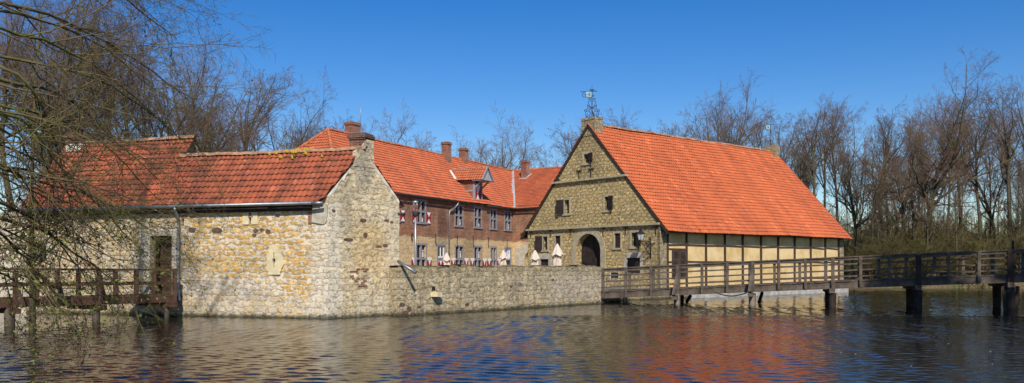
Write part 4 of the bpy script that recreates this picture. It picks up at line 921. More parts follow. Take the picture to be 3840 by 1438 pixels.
c = chimney(rs, FR, -2.58, 5.83, .62, .62, 9.6, 12.0, 'brick')
mb = MB(); mb.box(FR, -3.0, -2.16, 5.36, 5.5, 9.9, 10.3); mb.beam(at(FR, -2.2, 5.4, 10.25), at(FR, -2.2, 6.3, 10.78), .14, .06); mb.build('chimney_flashing', M['lead'], c)
mb = MB(); mb.tube([at(FR, .1, -.36, EZ-.08), at(FR, 11, -.36, EZ-.08)], .06, 8); mb.build('gutter', M['soot'], SIDE)
mb = MB(); mb.box(FR, 1.2, 2.9, -.28, -.002, 4.55, 4.75); mb.tube([at(FR, 1.1, -.3, 4.62), at(FR, 2.9, -.3, 4.62)], .07, 8); mb.build('canopy_beam', M['soot'], SIDE)

# ================================================================== COURTYARD FURNITURE
def parasol(label, x, y, h, wd, seed, rz):
    t = thing('closed_parasol', label, 'parasol', (x, y, YARD), rz, 'closed cream parasols in the courtyard'); Fp = t.matrix_world; rg = random.Random(seed)
    b = MB(); b.box(Fp, -.3, .3, -.3, .3, 0, .06); b.tube([(0,0,.06),(0,0,.35)], .04, 8, Fm=Fp); b.build('base', M['concrete'], t)
    p = MB(); p.tube([(0,0,.3),(0,0,h+.03)], [.024,.024], 8, Fm=Fp); p.tube([(0,0,h+.0),(0,0,h+.06)], [.03,.012], 6, Fm=Fp); p.build('pole', M['red_wood'], t)
    c = MB(); N = 32; prof = [(0.02,.03),(.05,.06),(.16,.33),(.30,.62),(.5,.8),(.8,.95),(1.0,1.0)]; H = h*.8
    ph = rg.uniform(0, 6); rings = []
    for q, r in prof:
        rings.append([(wd*r*(.62+.3*math.cos(8*2*math.pi*k/N+ph+q*1.3)*min(1, q*2.2)+.08*math.cos(3*2*math.pi*k/N+ph))*math.cos(2*math.pi*k/N), wd*r*(.62+.3*math.cos(8*2*math.pi*k/N+ph+q*1.3)*min(1, q*2.2))*math.sin(2*math.pi*k/N), h-q*H) for k in range(N)])
    for a, bb in zip(rings, rings[1:]):
        for k in range(N): c.face(Fp, [a[k], bb[k], bb[(k+1) % N], a[(k+1) % N]], smooth=True)
    c.build('canopy', M['canvas'], t)
    v = MB(); rings = []
    for q, r in ((0.0,.1),(.05,.3),(.2,.78),(.34,1.15)): rings.append([(wd*r*(1+.1*math.cos(8*2*math.pi*k/N+ph))*math.cos(2*math.pi*k/N)*.8, wd*r*(1+.1*math.cos(8*2*math.pi*k/N+ph))*math.sin(2*math.pi*k/N)*.8, h+.01-q*H*.95-(.05*math.cos(4*2*math.pi*k/N+ph) if q > .3 else 0)) for k in range(N)])
    for a, bb in zip(rings, rings[1:]):
        for k in range(N): v.face(Fp, [a[k], bb[k], bb[(k+1) % N], a[(k+1) % N]], smooth=True)
    v.build('vent_flap', M['canvas'], t)
def gx_(px, Y): return (px-1288)/2140*Y
parasol('closed cream parasol in front of the red and white door of the brick house', gx_(1123.5, 58), 58, 2.13, .3, 1, .3)
parasol('closed cream parasol partly covering the white door with a blue sign', gx_(1266.5, 58.5), 58.5, 2.32, .3, 2, 1.1)
parasol('short closed cream parasol before the low hatch at the left corner of the barn gable', gx_(1346, 51), 51, 2.16, .33, 3, 2.)
parasol('tallest closed cream parasol, left of the arched gateway of the barn', gx_(1402, 46), 46, 2.42, .33, 4, .8)
lx, ly = gx_(1045, 42), 42
LP = thing('lamp_post', 'slim grey lamp post with clear cylindrical head in the courtyard before the brick house', 'lamp post', (lx, ly, YARD)); Fp = LP.matrix_world
mb = MB(); mb.tube([(0,0,0),(0,0,2.0),(0,0,3.75)], [.06,.05,.045], 10, Fm=Fp); mb.build('pole', M['steel'], LP)
mb = MB(); mb.tube([(0,0,3.66),(0,0,3.7),(0,0,3.88),(0,0,3.92)], [.06,.14,.15,.15], 16, Fm=Fp); mb.build('lamp_base', M['soot'], LP)
mb = MB(); mb.tube([(0,0,3.92),(0,0,4.32)], .135, 16, Fm=Fp); mb.build('glass_cylinder', M['clear'], LP)
mb = MB(); mb.tube([(0,0,4.32),(0,0,4.42),(0,0,4.44)], [.145,.145,.08], 16, Fm=Fp); mb.tube([(0,0,3.92),(0,0,4.32)], .03, 8, Fm=Fp); mb.build('lamp_cap', M['steel'], LP)
# cafe chair by the bridge head
CH = thing('cafe_chair', 'black cafe chair with shiny metal legs behind the railing at the bridge head', 'chair', (5.28, 44.6, YARD), R(200)); Fp = CH.matrix_world
mb = MB(); mb.box(Fp, -.23, .23, -.22, .22, .44, .47); mb.build('seat', M['asphalt_dark'], CH)
mb = MB(); mb.box(Fp, -.23, .23, .21, .235, .6, .88); mb.build('backrest', M['asphalt_dark'], CH)
for sx in (-1, 1):
    mb = MB(); mb.tube([(sx*.24,-.25,0),(sx*.24,-.2,.44),(sx*.25,-.15,.65),(sx*.25,.1,.67),(sx*.24,.22,.66)], .016, 6, Fm=Fp); mb.build('front_leg', M['steel'], CH)
    mb = MB(); mb.tube([(sx*.24,.3,0),(sx*.24,.2,.45),(sx*.24,.24,.88)], .016, 6, Fm=Fp); mb.build('rear_leg', M['steel'], CH)

# ================================================================== RIGHT FOOTBRIDGE
FBr = frame(4.38, 41.36, 0, .9295, -.3688)
zk = [(-1,.56),(0,.58),(10.5,1.1),(17.3,1.5),(21,1.6),(40,1.62)]
def dz_(s):
    return .58+.0565*s-.0000165*s**3 if s < 33 else 1.85
BR = fthing('footbridge', 'long grey timber footbridge on piles with three rail parapets rising to the right', 'bridge', FBr)
BWD = 2.0; S0, S1 = -.15, 30.0; rg = random.Random(9)
skew = -.12   # the bents stand slightly askew
mb = MB(); s = S0
while s < S1:
    w_ = rg.uniform(.17, .2); z = dz_(s)+rg.uniform(-.006, .006); mb.box(FBr, s, s+w_-.012, -.05+rg.uniform(-.02,.02), BWD+.05+rg.uniform(-.02,.02), z-.06, z); s += w_
mb.build('deck', M['grey_wood'], BR)
upb = Vector((0,0,1)); knots = [S0]+[1.2*k for k in range(1, int(S1/1.2))]+[S1]
for y in (.06, BWD*.5, BWD-.06):
    mb = MB()
    for a, b in zip(knots, knots[1:]): mb.beam(at(FBr, a, y, dz_(a)-.20), at(FBr, b, y, dz_(b)-.20), .16, .25)
    if y < .1:
        for a, b in zip(knots, knots[1:]): mb.beam(at(FBr, a, -.02, dz_(a)-.335), at(FBr, b, -.02, dz_(b)-.335), .1, .05)
    mb.build('beam', M['dark_wood'] if y != .06 else M['grey_wood'], BR)
def rh(s): return float(np.interp(s, [0, 17, 30], [1.08, .98, .96]))
def bent_s(i): return 3.68 + 3.41*i
ns_posts = sorted([.07, 1.2, 2.42] + [bent_s(i)+j*1.137 for i in range(7) for j in range(3)])
for side, y in (('near', -.02), ('far', BWD+.02)):
    off = 0 if side == 'near' else -.35
    mb = MB()
    for a, b in zip(knots, knots[1:]):
        mb.beam(at(FBr, a, y, dz_(a)+rh(a)), at(FBr, b, y, dz_(b)+rh(b)), .2, .05); mb.beam(at(FBr, a, y-.02, dz_(a)+rh(a)-.085), at(FBr, b, y-.02, dz_(b)+rh(b)-.085), .055, .115)
    mb.build('handrail', M['grey_wood'], BR)
    for h in (.16, .42, .69):
        mb = MB()
        for a, b in zip(knots, knots[1:]):
            j = rg.uniform(-.012, .012); mb.beam(at(FBr, a, y+.04, dz_(a)+h*rh(a)+j), at(FBr, b, y+.04, dz_(b)+h*rh(b)-j), .05, .065)
        mb.build('rail', M['grey_wood'], BR)
    for k, s in enumerate(ns_posts):
        s2 = s+off
        if s2 > S1 or s2 < S0: continue
        z = dz_(s2); yo = y-.06 if side == 'near' else y+.06; bnt = any(abs(s-bent_s(i)) < .05 for i in range(7)); t = .12 if not bnt else .15
        mb = MB(); lean = rg.uniform(-.015, .015); mb.beam(at(FBr, s2, yo, z-.34), at(FBr, s2+lean, yo, z+rh(s2)-.03), t, .1, up=FBr.to_3x3() @ Vector((0,1,0))); 
        if side == 'near': mb.box(FBr, s2-.045, s2+.07, yo-.09, yo-.05, z-.34, z-.16)
        mb.build('post', M['grey_wood'], BR)
for i in range(8):
    s = bent_s(i); z = dz_(s); slim = i < 2
    if s > S1: break
    zc = z-.34
    mb = MB(); mb.beam(at(FBr, s-.02, -.75 if slim else -.35, zc-.1), at(FBr, s-.25+skew, BWD+.4, zc-.1), .24, .2); mb.build('crossbeam', M['grey_wood'], BR)
    for k, y in enumerate((-.12, BWD-.1)):
        so = s - .02 + skew*1.6*k; r = .15 if i < 2 else .16
        mb = MB(); n_ = 10; q = [at(FBr, so+rg.uniform(-.03,.03), y, -1.2), at(FBr, so, y, 0.0), at(FBr, so, y, .5), at(FBr, so, y, zc-.2)]
        mb.tube(q, [r, r*1.0, r*1.03, r*1.1], n_); mb.build('pile', M['pile_wood'] if k == 0 and i < 2 else M['dark_wood'], BR)  # from the third bent on, the darker timber stands in for shade
        if i >= 4 and k == 0:
            for e in (-.17, .2): 
                mb = MB(); mb.beam(at(FBr, so+e*.7, y-.02, -.8), at(FBr, so+e*1.35, y, zc-.15), .13, .11, up=FBr.to_3x3() @ Vector((0,1,0))); mb.build('strut', M['dark_wood'], BR)
    if slim:
        mb = MB(); mb.beam(at(FBr, s-.05, -.78, zc), at(FBr, s+.02, -.14, z+.62*rh(s)), .16, .12); mb.build('brace', M['grey_wood'], BR)
        mb = MB(); mb.beam(at(FBr, s+.1, BWD-.25, .05), at(FBr, s+.2, BWD+.3, zc-.1), .12, .12); mb.build('brace', M['dark_wood'], BR)
    elif i in (3, 4):
        mb = MB(); mb.beam(at(FBr, s, -.1, zc-.1), at(FBr, s, -.1, z+rh(s)-.06), .22, .14, up=FBr.to_3x3() @ Vector((0,1,0))); mb.build('king_post', M['dark_wood'], BR)
mb = MB(); mb.box(FBr, bent_s(4)+.25, bent_s(4)+.33, BWD*.6, BWD*.6+.08, 1.5, dz_(17)+1.42); mb.build('gate_post', M['dark_wood'], BR)
mb = MB(); mb.tube([at(FBr, 5.4+.16*k, -.05, dz_(6)-.33-.16*math.sin(math.pi*k/9)) for k in range(10)], .03, 6); mb.build('cable_loop', M['asphalt_dark'], BR)

# ================================================================== LEFT FOOTBRIDGE
FLB = frame(-11.9, 29.95, 0, -.567, -.823)      # local x runs away from the door, local y is to the far (right) side
FLB = Matrix(((-.567, -.823, 0, -11.9), (-.823, .567, 0, 29.95), (0, 0, 1, 0), (0, 0, 0, 1)))   # y towards the left bank side
LB = thing('door_bridge', 'reddish brown timber footbridge leading to the dark doorway of the long low wing', 'bridge', (-11.9, 29.95, 0)); LZ = .80
mb = MB(); s = -.05
while s < 13:
    w_ = rg.uniform(.16, .2); mb.box(FLB, s, s+w_-.012, -.06, 1.36, LZ+s*.006-.06, LZ+s*.006); s += w_
mb.box(frame(-18.73, 32.77, 0, .956, -.292), 5.3, 7.2, -1.1, -.05, LZ-.07, LZ-.012)
mb.build('deck', M['red_wood'], LB)
for y in (0.02, 1.28):
    mb = MB(); mb.beam(at(FLB, -.05, y, LZ-.17), at(FLB, 13, y, LZ-.10), .14, .2); mb.build('beam', M['red_wood'], LB)
    mb = MB(); mb.beam(at(FLB, -.1, y-.05, LZ+.87), at(FLB, 13, y-.05, LZ+.95), .14, .07); mb.build('handrail', M['red_wood'], LB)
    mb = MB(); mb.beam(at(FLB, -.05, y, LZ+.4), at(FLB, 13, y, LZ+.47), .06, .1); mb.build('rail', M['red_wood'], LB)
    for k, s in enumerate((0, 1.45, 2.75, 4.1, 5.35, 6.9, 8.4)):
        mb = MB(); mb.beam(at(FLB, s, y-.06, LZ-.28), at(FLB, s, y-.06, LZ+.86), .13, .12, up=(.5,.5,0)); mb.build('post', M['red_wood'], LB)
        if k >= 2 and y < .5: mb = MB(); mb.beam(at(FLB, s, y-.5, LZ-.22), at(FLB, s, y-.1, LZ+.5), .1, .1); mb.build('brace', M['red_wood'], LB)
for s, r in ((.25, .09), (2.8, .12), (5.47, .15), (8.2, .15)):
    for y in ((.05, 1.25) if s > 5 else (.05,)):
        mb = MB(); mb.tube([at(FLB, s, y, -1.2), at(FLB, s, y, .3), at(FLB, s, y, LZ-.25)], r, 10); mb.build('pile', M['grey_wood'], LB)
    mb = MB(); mb.beam(at(FLB, s, -.45, LZ-.34), at(FLB, s, 1.7, LZ-.34), .18, .16); mb.build('crossbeam', M['red_wood'], LB)

# ================================================================== GROUND, BANKS, WATER
def ground_sheet(name, outline, shore, mat, z, drop=1.2):
    """flat sheet with a sloping bank along the shore part of its outline"""
    mb = MB(); mb.face(I4, [(x, y, z) for x, y in outline])
    for (a, b), (c, d) in shore: mb.face(I4, [(a[0],a[1],z), (c[0],c[1],-.7), (d[0],d[1],-.7), (b[0],b[1],z)])
    return tag(mb.build(name, mat), kind='structure')
rg = random.Random(21)
w2 = lambda F_, x, y: tuple(at(F_, x, y, 0)[:2])
shore_pts = [(21.6, 65.0)] + [(x, 70+.02*(x-25)+rg.uniform(-.5,.5)) for x in np.arange(24, 110, 2.5)] + [(400, 90)]
isl = [(-400,70), (-60,45), w2(FL,-9,.5), w2(FL,0,.5), w2(FL,12.9,.3), w2(FG,3.0,.3), w2(FW,.3,.3), w2(FW,12.9,.35), (4.75,41.55), (6.2,44.75), w2(FS,-1.7,-.2), w2(FS,2.4,-.2), w2(FS,2.6,.05), w2(FS,19.3,.05), w2(FS,19.3,4)]
outl = isl + shore_pts + [(400,900), (-400,900)]
sh = []
pts = [w2(FS,19.3,4)] + shore_pts
for a, b in zip(pts, pts[1:]):
    o = lambda p: (p[0]+.3, p[1]-1.3)
    sh.append(((a, b), (o(a), o(b))))
ground_sheet('far_ground', outl, sh, M['ground'], YARD)
mb = MB(); mb.face(I4, [(*p, YARD+.005) for p in [w2(FL,13.2,3.0), w2(FW,.6,.5), w2(FW,12.8,.5), (4.9,41.8), (6.3,44.8), w2(FS,-1.6,-.15), w2(FS,0,-.1), w2(FB,0,-.1), (13,66), (.1,76), (-11,53), (-14,36)]]); tag(mb.build('courtyard', M['cobble']), kind='structure')
QW = thing('quay_wall', 'low shaded stone quay under the bridge head joining the moat wall to the barn', 'wall', (5.5, 43.5, 0))
mb = MB(); q = [w2(FW,13.06,0), w2(FW,13.06,.45), (5.0,42.1), (6.1,44.9), w2(FS,-1.75,-.3), w2(FS,2.3,-.3)]; u0 = 0
for a, b in zip(q, q[1:]):
    l = math.dist(a, b); mb.face(I4, [(*a,-.6),(*b,-.6),(*b,YARD+.01),(*a,YARD+.01)], uv=[(u0,-.6),(u0+l,-.6),(u0+l,YARD),(u0,YARD)]); u0 += l
mb.face(I4, [(*p, YARD+.012) for p in q[1:] + [w2(FS,2.3,.0), w2(FS,-1.5,.1), (6.6,45.2), (4.7,42.3)]])
mb.build('wall', M['quay'], QW)
near = [(-80,30),(-17.5,21.5),(-12,16),(-8.8,11),(-5,6),(-2.2,3.4),(0,3.0),(3,3.0),(8,4),(15,9),(18,12.5),(34,16),(80,18),(80,-60),(-80,-60)]
ground_sheet('near_bank', near, [((a, b), ((a[0]*1+.3, a[1]+1.1), (b[0]+.3, b[1]+1.1))) for a, b in zip(near[:12], near[1:13])], M['ground'], .5)

def wave_field(X, Y):
    rg = np.random.default_rng(4); Z = np.zeros_like(X)
    calm = .7+.3*np.sin(.13*X+.05*Y+1.2+1.3*np.sin(.07*Y))*np.sin(.11*Y-.06*X+.5)
    for k in range(44):
        lam = .14*(.48/.14)**rg.random()**1.1; a = rg.normal(R(250), R(34)); kk = 2*math.pi/lam
        amp = .0068*lam**1.0*rg.uniform(.5, 1.2)/1.0
        ph = kk*(X*math.cos(a)+Y*math.sin(a))+rg.uniform(0, 6.28)
        env = .6+.4*np.sin(X*rg.uniform(.15,.5)+Y*rg.uniform(.15,.5)+rg.uniform(0,6))
        Z += amp*np.sin(ph+.5*np.sin(ph*.13))*env
    return Z*calm
def water_patch(x0, x1, y0, y1, dx, dy):
    xs = np.arange(x0, x1+dx*.5, dx); ys = np.arange(y0, y1+dy*.5, dy); X, Y = np.meshgrid(xs, ys); Z = wave_field(X, Y)
    nx, ny = len(xs), len(ys); V = np.stack([X.ravel(), Y.ravel(), Z.ravel()], 1); i = (np.arange(ny-1)[:,None]*nx+np.arange(nx-1)[None,:]).ravel()
    return V, np.stack([i, i+1, i+1+nx, i+nx], 1)
Va, Fa = water_patch(-20, 20, 11, 31.04, .052, .045); Vb, Fb = water_patch(-24, 40, 31.04, 74, .11, .085)
q = lambda x0, x1, y0, y1: [[x0,y0,-.012],[x1,y0,-.012],[x1,y1,-.012],[x0,y1,-.012]]
Vc = np.array(q(-400,400,-60,11)+q(-400,-24,11,74)+q(40,400,11,95)+q(-24,-20,11,31.04)+q(20,40,11,31.04))
Fc = np.array([[0,1,2,3],[4,5,6,7],[8,9,10,11],[12,13,14,15],[16,17,18,19]])
tag(np_mesh('water', np.concatenate([Va, Vb, Vc]), np.concatenate([Fa, Fb+len(Va), Fc+len(Va)+len(Vb)]), M['water'], smooth=True), kind='structure')
rg = random.Random(77)
for k in range(11):     # fallen petals drifting on the dark water on the right
    Y = rg.uniform(14.5, 24); px = rg.uniform(2080, 2530); r = rg.uniform(.010, .02)
    mb = MB(); n_ = 7; x, y = gx_(px, Y), Y
    mb.face(I4, [(x+r*rg.uniform(.7,1.2)*math.cos(6.283*j/n_), y+r*1.6*rg.uniform(.7,1.2)*math.sin(6.283*j/n_), .03) for j in range(n_)]); mb.face(I4, [(x+r*.6*math.cos(6.283*j/n_), y+r*.8*math.sin(6.283*j/n_), .038) for j in range(n_)])
    tag(mb.build('floating_petal', M['white_paint']), 'tiny white petal floating on the dark water in front of the timber bridge piles', 'petal', 'white petals floating on the moat')

# ================================================================== TREES
def tubes(levels, sides):
    Vs, Fs, off = [], [], 0
    for (P, Rr), S in zip(levels, sides):
        n, k, _ = P.shape
        T = np.gradient(P, axis=1); T /= np.linalg.norm(T, axis=2, keepdims=True)+1e-9
        ref = np.where(np.abs(T[...,2:3]) < .8, np.array([0,0,1.]), np.array([1.,0,0]))
        ref = np.broadcast_to(ref[:, :1], T.shape)
        U = np.cross(T, ref); U /= np.linalg.norm(U, axis=2, keepdims=True)+1e-9; W = np.cross(T, U)
        a = np.arange(S)*2*math.pi/S
        V = P[:,:,None,:]+Rr[:,:,None,None]*(U[:,:,None,:]*np.cos(a)[None,None,:,None]+W[:,:,None,:]*np.sin(a)[None,None,:,None])
        Vs.append(V.reshape(-1, 3))
        b = (np.arange(n)*k*S)[:,None,None]; i = (np.arange(k-1)*S)[None,:,None]; j = np.arange(S)[None,None,:]; j2 = (j+1) % S
        f = np.stack([b+i+j, b+i+j2, b+i+S+j2, b+i+S+j], -1).reshape(-1, 4)+off
        Fs.append(f); off += n*k*S
    return np.concatenate(Vs), np.concatenate(Fs)
def sprout(rg, P, Rr, n, t0, t1, lf, ang, rr, k, wig, trop, taper=.3, rmin=.004, shrink=.55, flat=0.0):
    N, K, _ = P.shape
    t = t0+(t1-t0)*(np.arange(n)[None,:]+rg.random((N, n)))/n
    x = np.clip(t, 0, .999)*(K-1); i = x.astype(int); fr = (x-i)[...,None]; q = np.arange(N)[:,None]
    base = P[q, i]*(1-fr)+P[q, i+1]*fr; T = P[q, i+1]-P[q, i]; T /= np.linalg.norm(T, axis=2, keepdims=True)+1e-9
    rad = Rr[q, i]*(1-fr[...,0])+Rr[q, i+1]*fr[...,0]
    Lp = np.linalg.norm(np.diff(P, axis=1), axis=2).sum(1)[:,None]
    rv = rg.normal(size=T.shape); rv[...,2] *= 1-flat; pp = np.cross(T, rv); pp /= np.linalg.norm(pp, axis=2, keepdims=True)+1e-9
    if flat: pp[...,2] *= 1-flat
    a = ang*(1+.25*rg.normal(size=t.shape))[...,None]
    D = T*np.cos(a)+pp*np.sin(a); L = Lp*lf*(1-shrink*(t-t0)/(t1-t0+1e-6))*rg.uniform(.65, 1.25, t.shape)
    D = D.reshape(-1, 3); L = L.reshape(-1); pos = base.reshape(-1, 3); out = [pos]
    for s in range(k-1):
        D = D/(np.linalg.norm(D, axis=1, keepdims=True)+1e-9); pos = pos+D*(L/(k-1))[:,None]; out.append(pos)
        D = D+rg.normal(size=D.shape)*wig; D[:,2] += trop
    r0 = np.maximum(np.minimum(rad.reshape(-1)*rr, L*.03), rmin)
    R2 = r0[:,None]*np.linspace(1, taper, k)[None,:]
    return np.stack(out, 1), R2
def poly1(pts, r0, r1, k=14):
    pts = np.array(pts, float); t = np.linspace(0, 1, len(pts)); s = np.linspace(0, 1, k)
    P = np.stack([np.interp(s, t, pts[:,c]) for c in range(3)], 1)
    for _ in range(2): P[1:-1] = (P[:-2]+2*P[1:-1]+P[2:])/4
    return P[None], (r0+(r1-r0)*s**.8)[None]

PROTO = {}
def make_proto(key, seed, kind):
    rg = np.random.default_rng(seed); H = 18.0
    w = lambda s: rg.normal()*s
    join = lambda *L: (np.concatenate([q[0] for q in L]), np.concatenate([q[1] for q in L]))
    cur = lambda k1, k2, top, r: poly1([(0,0,-.5),(w(k1),w(k1),H*top*.3),(w(k2),w(k2),H*top*.65),(w(k2*1.6),w(k2*1.6),H*top)], r, r*.28, 16)
    if kind == 'tall':
        tr = cur(.15, .4, .74, .29); tr[1][0,0] *= 1.4
        st = sprout(rg, *tr, 11, .64, 1., .42, R(31), .62, 12, .10, .07, .2, .014, .25)
        l1 = sprout(rg, *st, 7, .15, .98, .52, R(44), .6, 9, .09, .04, .25, .012, .4)
        low = sprout(rg, *tr, 3, .3, .6, .2, R(60), .4, 9, .14, .03, .25, .011, .2)
        l1 = join(l1, low); n3, n4 = 6, 4
    elif kind == 'fork':
        tr = cur(.2, .5, .5, .3); tr[1][0,0] *= 1.35
        st = sprout(rg, *tr, 7, .45, 1., 1.02, R(24), .72, 14, .09, .045, .2, .02, .1)
        l1 = sprout(rg, *st, 12, .15, .98, .42, R(46), .6, 9, .09, .03, .25, .013, .4)
        n3, n4 = 6, 4
    elif kind == 'oak':
        tr = cur(.12, .3, .56, .42); tr[1][0,0] *= 1.3
        st = sprout(rg, *tr, 12, .5, 1., .92, R(46), .62, 16, .11, .04, .2, .02, .15)
        l1 = sprout(rg, *st, 11, .15, .98, .42, R(46), .6, 9, .09, .03, .25, .013, .4)
        n3, n4 = 6, 4
    elif kind == 'round':
        tr = cur(.2, .6, .58, .34); tr[1][0,0] *= 1.3
        st = sprout(rg, *tr, 12, .42, 1., .74, R(38), .66, 14, .13, .03, .2, .02, .12)
        l1 = sprout(rg, *st, 11, .15, .98, .48, R(46), .6, 9, .10, .025, .25, .013, .4)
        n3, n4 = 6, 4
    if kind != 'shrub':
        l2 = sprout(rg, *l1, 6 if kind != 'tall' else 5, .15, 1, .56, R(44), .6, 7, .09, .02, .3, .010)
        l3 = sprout(rg, *l2, 5, .12, 1, .56, R(42), .6, 5, .08, .02, .4, .0072)
        l4 = sprout(rg, *l3, 4, .12, 1, .56, R(40), .7, 3, .07, .01, .5, .0052)
        l1 = [st, l1]; H = float(np.percentile(l4[0][...,2], 99.7))
    else:       # many stems from the ground, 4 m
        n = 15; a = rg.random(n)*6.283; t = np.linspace(0, 1, 9)
        P = np.stack([np.stack([np.cos(q)*(rg.uniform(.1,.5)+t*rg.uniform(.3,2.2)+.15*np.sin(t*6+q)), np.sin(q)*(.3+t*rg.uniform(.2,1.5)), -.2+4.2*rg.uniform(.5,1)*(t-.12*t*t)], 1) for q in a])
        tr = (P, np.linspace(1, .25, 9)[None,:]*rg.uniform(.022, .045, (n,1)))
        l1 = sprout(rg, *tr, 9, .12, 1, .45, R(42), .6, 6, .14, .04, .3, .009)
        l2 = sprout(rg, *l1, 8, .1, 1, .5, R(42), .7, 5, .16, .02, .4, .008)
        l3 = sprout(rg, *l2, 5, .1, 1, .6, R(40), .8, 3, .16, .01, .5, .007)
        PROTO[key] = (np_mesh('stems', *tubes([tr], [5]), M['bark_thicket'], 'mesh', smooth=True), np_mesh('twigs', *tubes([l1, l2, l3], [4, 3, 3]), M['bark_thicket'], 'mesh', smooth=True), 4.0); return
    base = [tr]+(l1 if isinstance(l1, list) else [l1])
    PROTO[key] = (np_mesh('trunk', *tubes(base, [9, 7, 5][:len(base)]), M['bark'], 'mesh', smooth=True), np_mesh('crown', *tubes([l2, l3, l4], [4, 3, 3]), M['bark_red'], 'mesh', smooth=True), H)
for i, (k, s) in enumerate((('tall', 101), ('tall', 102), ('tall', 103), ('tall', 104), ('fork', 201), ('fork', 202), ('fork', 203), ('oak', 301), ('round', 302), ('round', 303))): make_proto(f'{k}{sum(1 for x in PROTO if x.startswith(k))}', s, k)
for i in range(3): make_proto(f'shrub{i}', 400+i, 'shrub')

def plant(proto, px, Y, h, rz, label, group, name='bare_tree', wide=1.0, cat='tree'):
    tm, cm, H = PROTO[proto]; s = h/H
    o = thing(name, label, cat, (gx_(px, Y), Y, YARD), rz, group); o.scale = (s*wide, s*wide, s)
    link('trunk' if cat == 'tree' else 'stems', tm, o); link('crown' if cat == 'tree' else 'twigs', cm, o); return o
def ht(py, Y): return ((670-py)*Y/2140+1.8-YARD)*1.01
rg = random.Random(31)
FK = ['fork0', 'round0', 'fork2', 'round1']; TA = ['tall0', 'tall1', 'tall2', 'tall3']
left = [(20,-40,50,1),(75,-60,47,0),(160,-70,49,1),(235,-60,54,0),(320,0,52,1),(385,30,57,0),(455,75,60,0),(530,105,63,0),(618,150,66,1),(668,200,64,0),(725,270,74,0),(785,340,86,0),(280,60,74,1),(580,230,84,1),(425,150,80,1)]
for px, py, Y, t in left:
    plant(rg.choice(FK if t == 0 else TA), px, Y, ht(py, Y), rg.uniform(0, 6.28), 'tall bare tree with many spreading limbs behind the long low tiled wing', 'bare trees behind the low wing', wide=rg.uniform(.85, 1.1))
mid = [(938,285,95,'round0','bare tree top showing just right of the chimney on the courtyard house ridge'),(1076,298,92,'round1','small bare rounded tree above the ridge of the courtyard house, left of its twin chimneys'),(1292,280,90,'round0','large bare dark limbed tree above the junction of the two brick house roofs'),(1372,345,96,'round1','smaller bare tree between the large dark tree and the barn peak'),(1235,370,104,'fork0','low bare crown peeping over the courtyard house roof left of the large dark tree'),(1450,318,100,'tall1','bare tree partly hidden behind the front peak of the barn'),(870,310,100,'tall2','thin bare crown left of the ridge chimney of the courtyard house')]
for px, py, Y, p, lab in mid: plant(p, px, Y, ht(py, Y), rg.uniform(0, 6.28), lab, None)
barn_t = [(1530,285,86,0),(1575,272,90,1),(1625,278,88,0),(1668,300,92,1),(1715,325,95,1),(1765,300,86,0),(1818,205,80,0),(1875,218,82,0),(1925,280,90,1),(1845,260,95,1),(1960,265,92,1)]
for px, py, Y, t in barn_t: plant(rg.choice(FK if t == 0 else TA), px, Y, ht(py, Y), rg.uniform(0, 6.28), 'bare reddish crown rising behind the long red ridge of the barn', 'bare trees behind the barn roof')
plant('oak0', 2330, 77, ht(172, 77), 1.0, 'large bare oak with wide spreading limbs on the far bank behind the bridge', None, 'bare_oak', 1.15)
WD = TA*2+['round1', 'fork1']
wood = [(2010,300,86),(2045,250,80),(2075,240,84),(2112,265,90),(2148,245,82),(2185,290,92),(2222,275,84),(2262,255,88),(2300,260,95),(2385,215,84),(2425,235,90),(2462,205,86),(2500,240,92),(2540,200,82),(2578,185,86),(2618,200,82),(2660,190,90)]
for px, py, Y in wood: plant(rg.choice(WD), px, Y, ht(py, Y), rg.uniform(0, 6.28), 'tall thin bare tree with ascending branches in the wood beyond the moat on the right', 'tall bare trees of the far wood', wide=rg.uniform(.7, .95))
for k in range(24):
    Y = rg.uniform(76, 122); px = rg.uniform(1990, 2700); py = rg.uniform(270, 400)
    plant(rg.choice(TA), px, Y, ht(py, Y), rg.uniform(0, 6.28), 'slender bare tree deeper in the wood behind the front trunks on the right', 'slender bare trees deeper in the wood', wide=rg.uniform(.42, .65))
for k in range(14):
    Y = rg.uniform(71, 82); px = rg.uniform(2120, 2680); h = rg.uniform(6, 12)
    plant(rg.choice(TA), px, Y, h, rg.uniform(0, 6.28), 'thin young bare sapling at the edge of the wood on the far bank', 'saplings at the edge of the wood', 'bare_sapling', rg.uniform(.6, 1.0))
for k in range(48):
    Y = rg.uniform(72, 104) if k > 18 else rg.uniform(71, 76); px = rg.uniform(2040, 2720); h = rg.uniform(2.6, 5.2)*(1 if Y < 80 else 1.6)
    plant(f'shrub{k % 3}', px, Y, h, rg.uniform(0, 6.28), 'bare brown thicket shrub under the trees of the far bank on the right', 'thicket shrubs on the far bank', 'thicket_shrub', rg.uniform(1.0, 1.4), 'shrub')
# far mass of the wood and the brambles along the bank
nr_ = np.random.default_rng(8); n = 900
Yw = nr_.uniform(100, 150, n); Xw = Yw*nr_.uniform(.28, .72, n); hh = nr_.uniform(5, 10, n)
t = np.linspace(0, 1, 6)[None,:]
P = np.stack([Xw[:,None]+nr_.normal(0, .5, (n,1))*t**2+.1*np.sin(t*9+Xw[:,None]), Yw[:,None]+0*t, YARD-.2+hh[:,None]*t], 2)
l0 = (P, np.linspace(1, .2, 6)[None,:]*nr_.uniform(.03, .08, (n,1)))
l1 = sprout(nr_, *l0, 12, .1, 1, .32, R(42), .6, 5, .13, .05, .3, .02); l2 = sprout(nr_, *l1, 5, .1, 1, .5, R(42), .8, 3, .16, .03, .5, .016)
tag(np_mesh('far_thicket', *tubes([l0, l1, l2], [4, 3, 3]), M['bark_thicket'], smooth=True), 'dense brown mass of saplings at the back of the wood', 'thicket', kind='stuff')
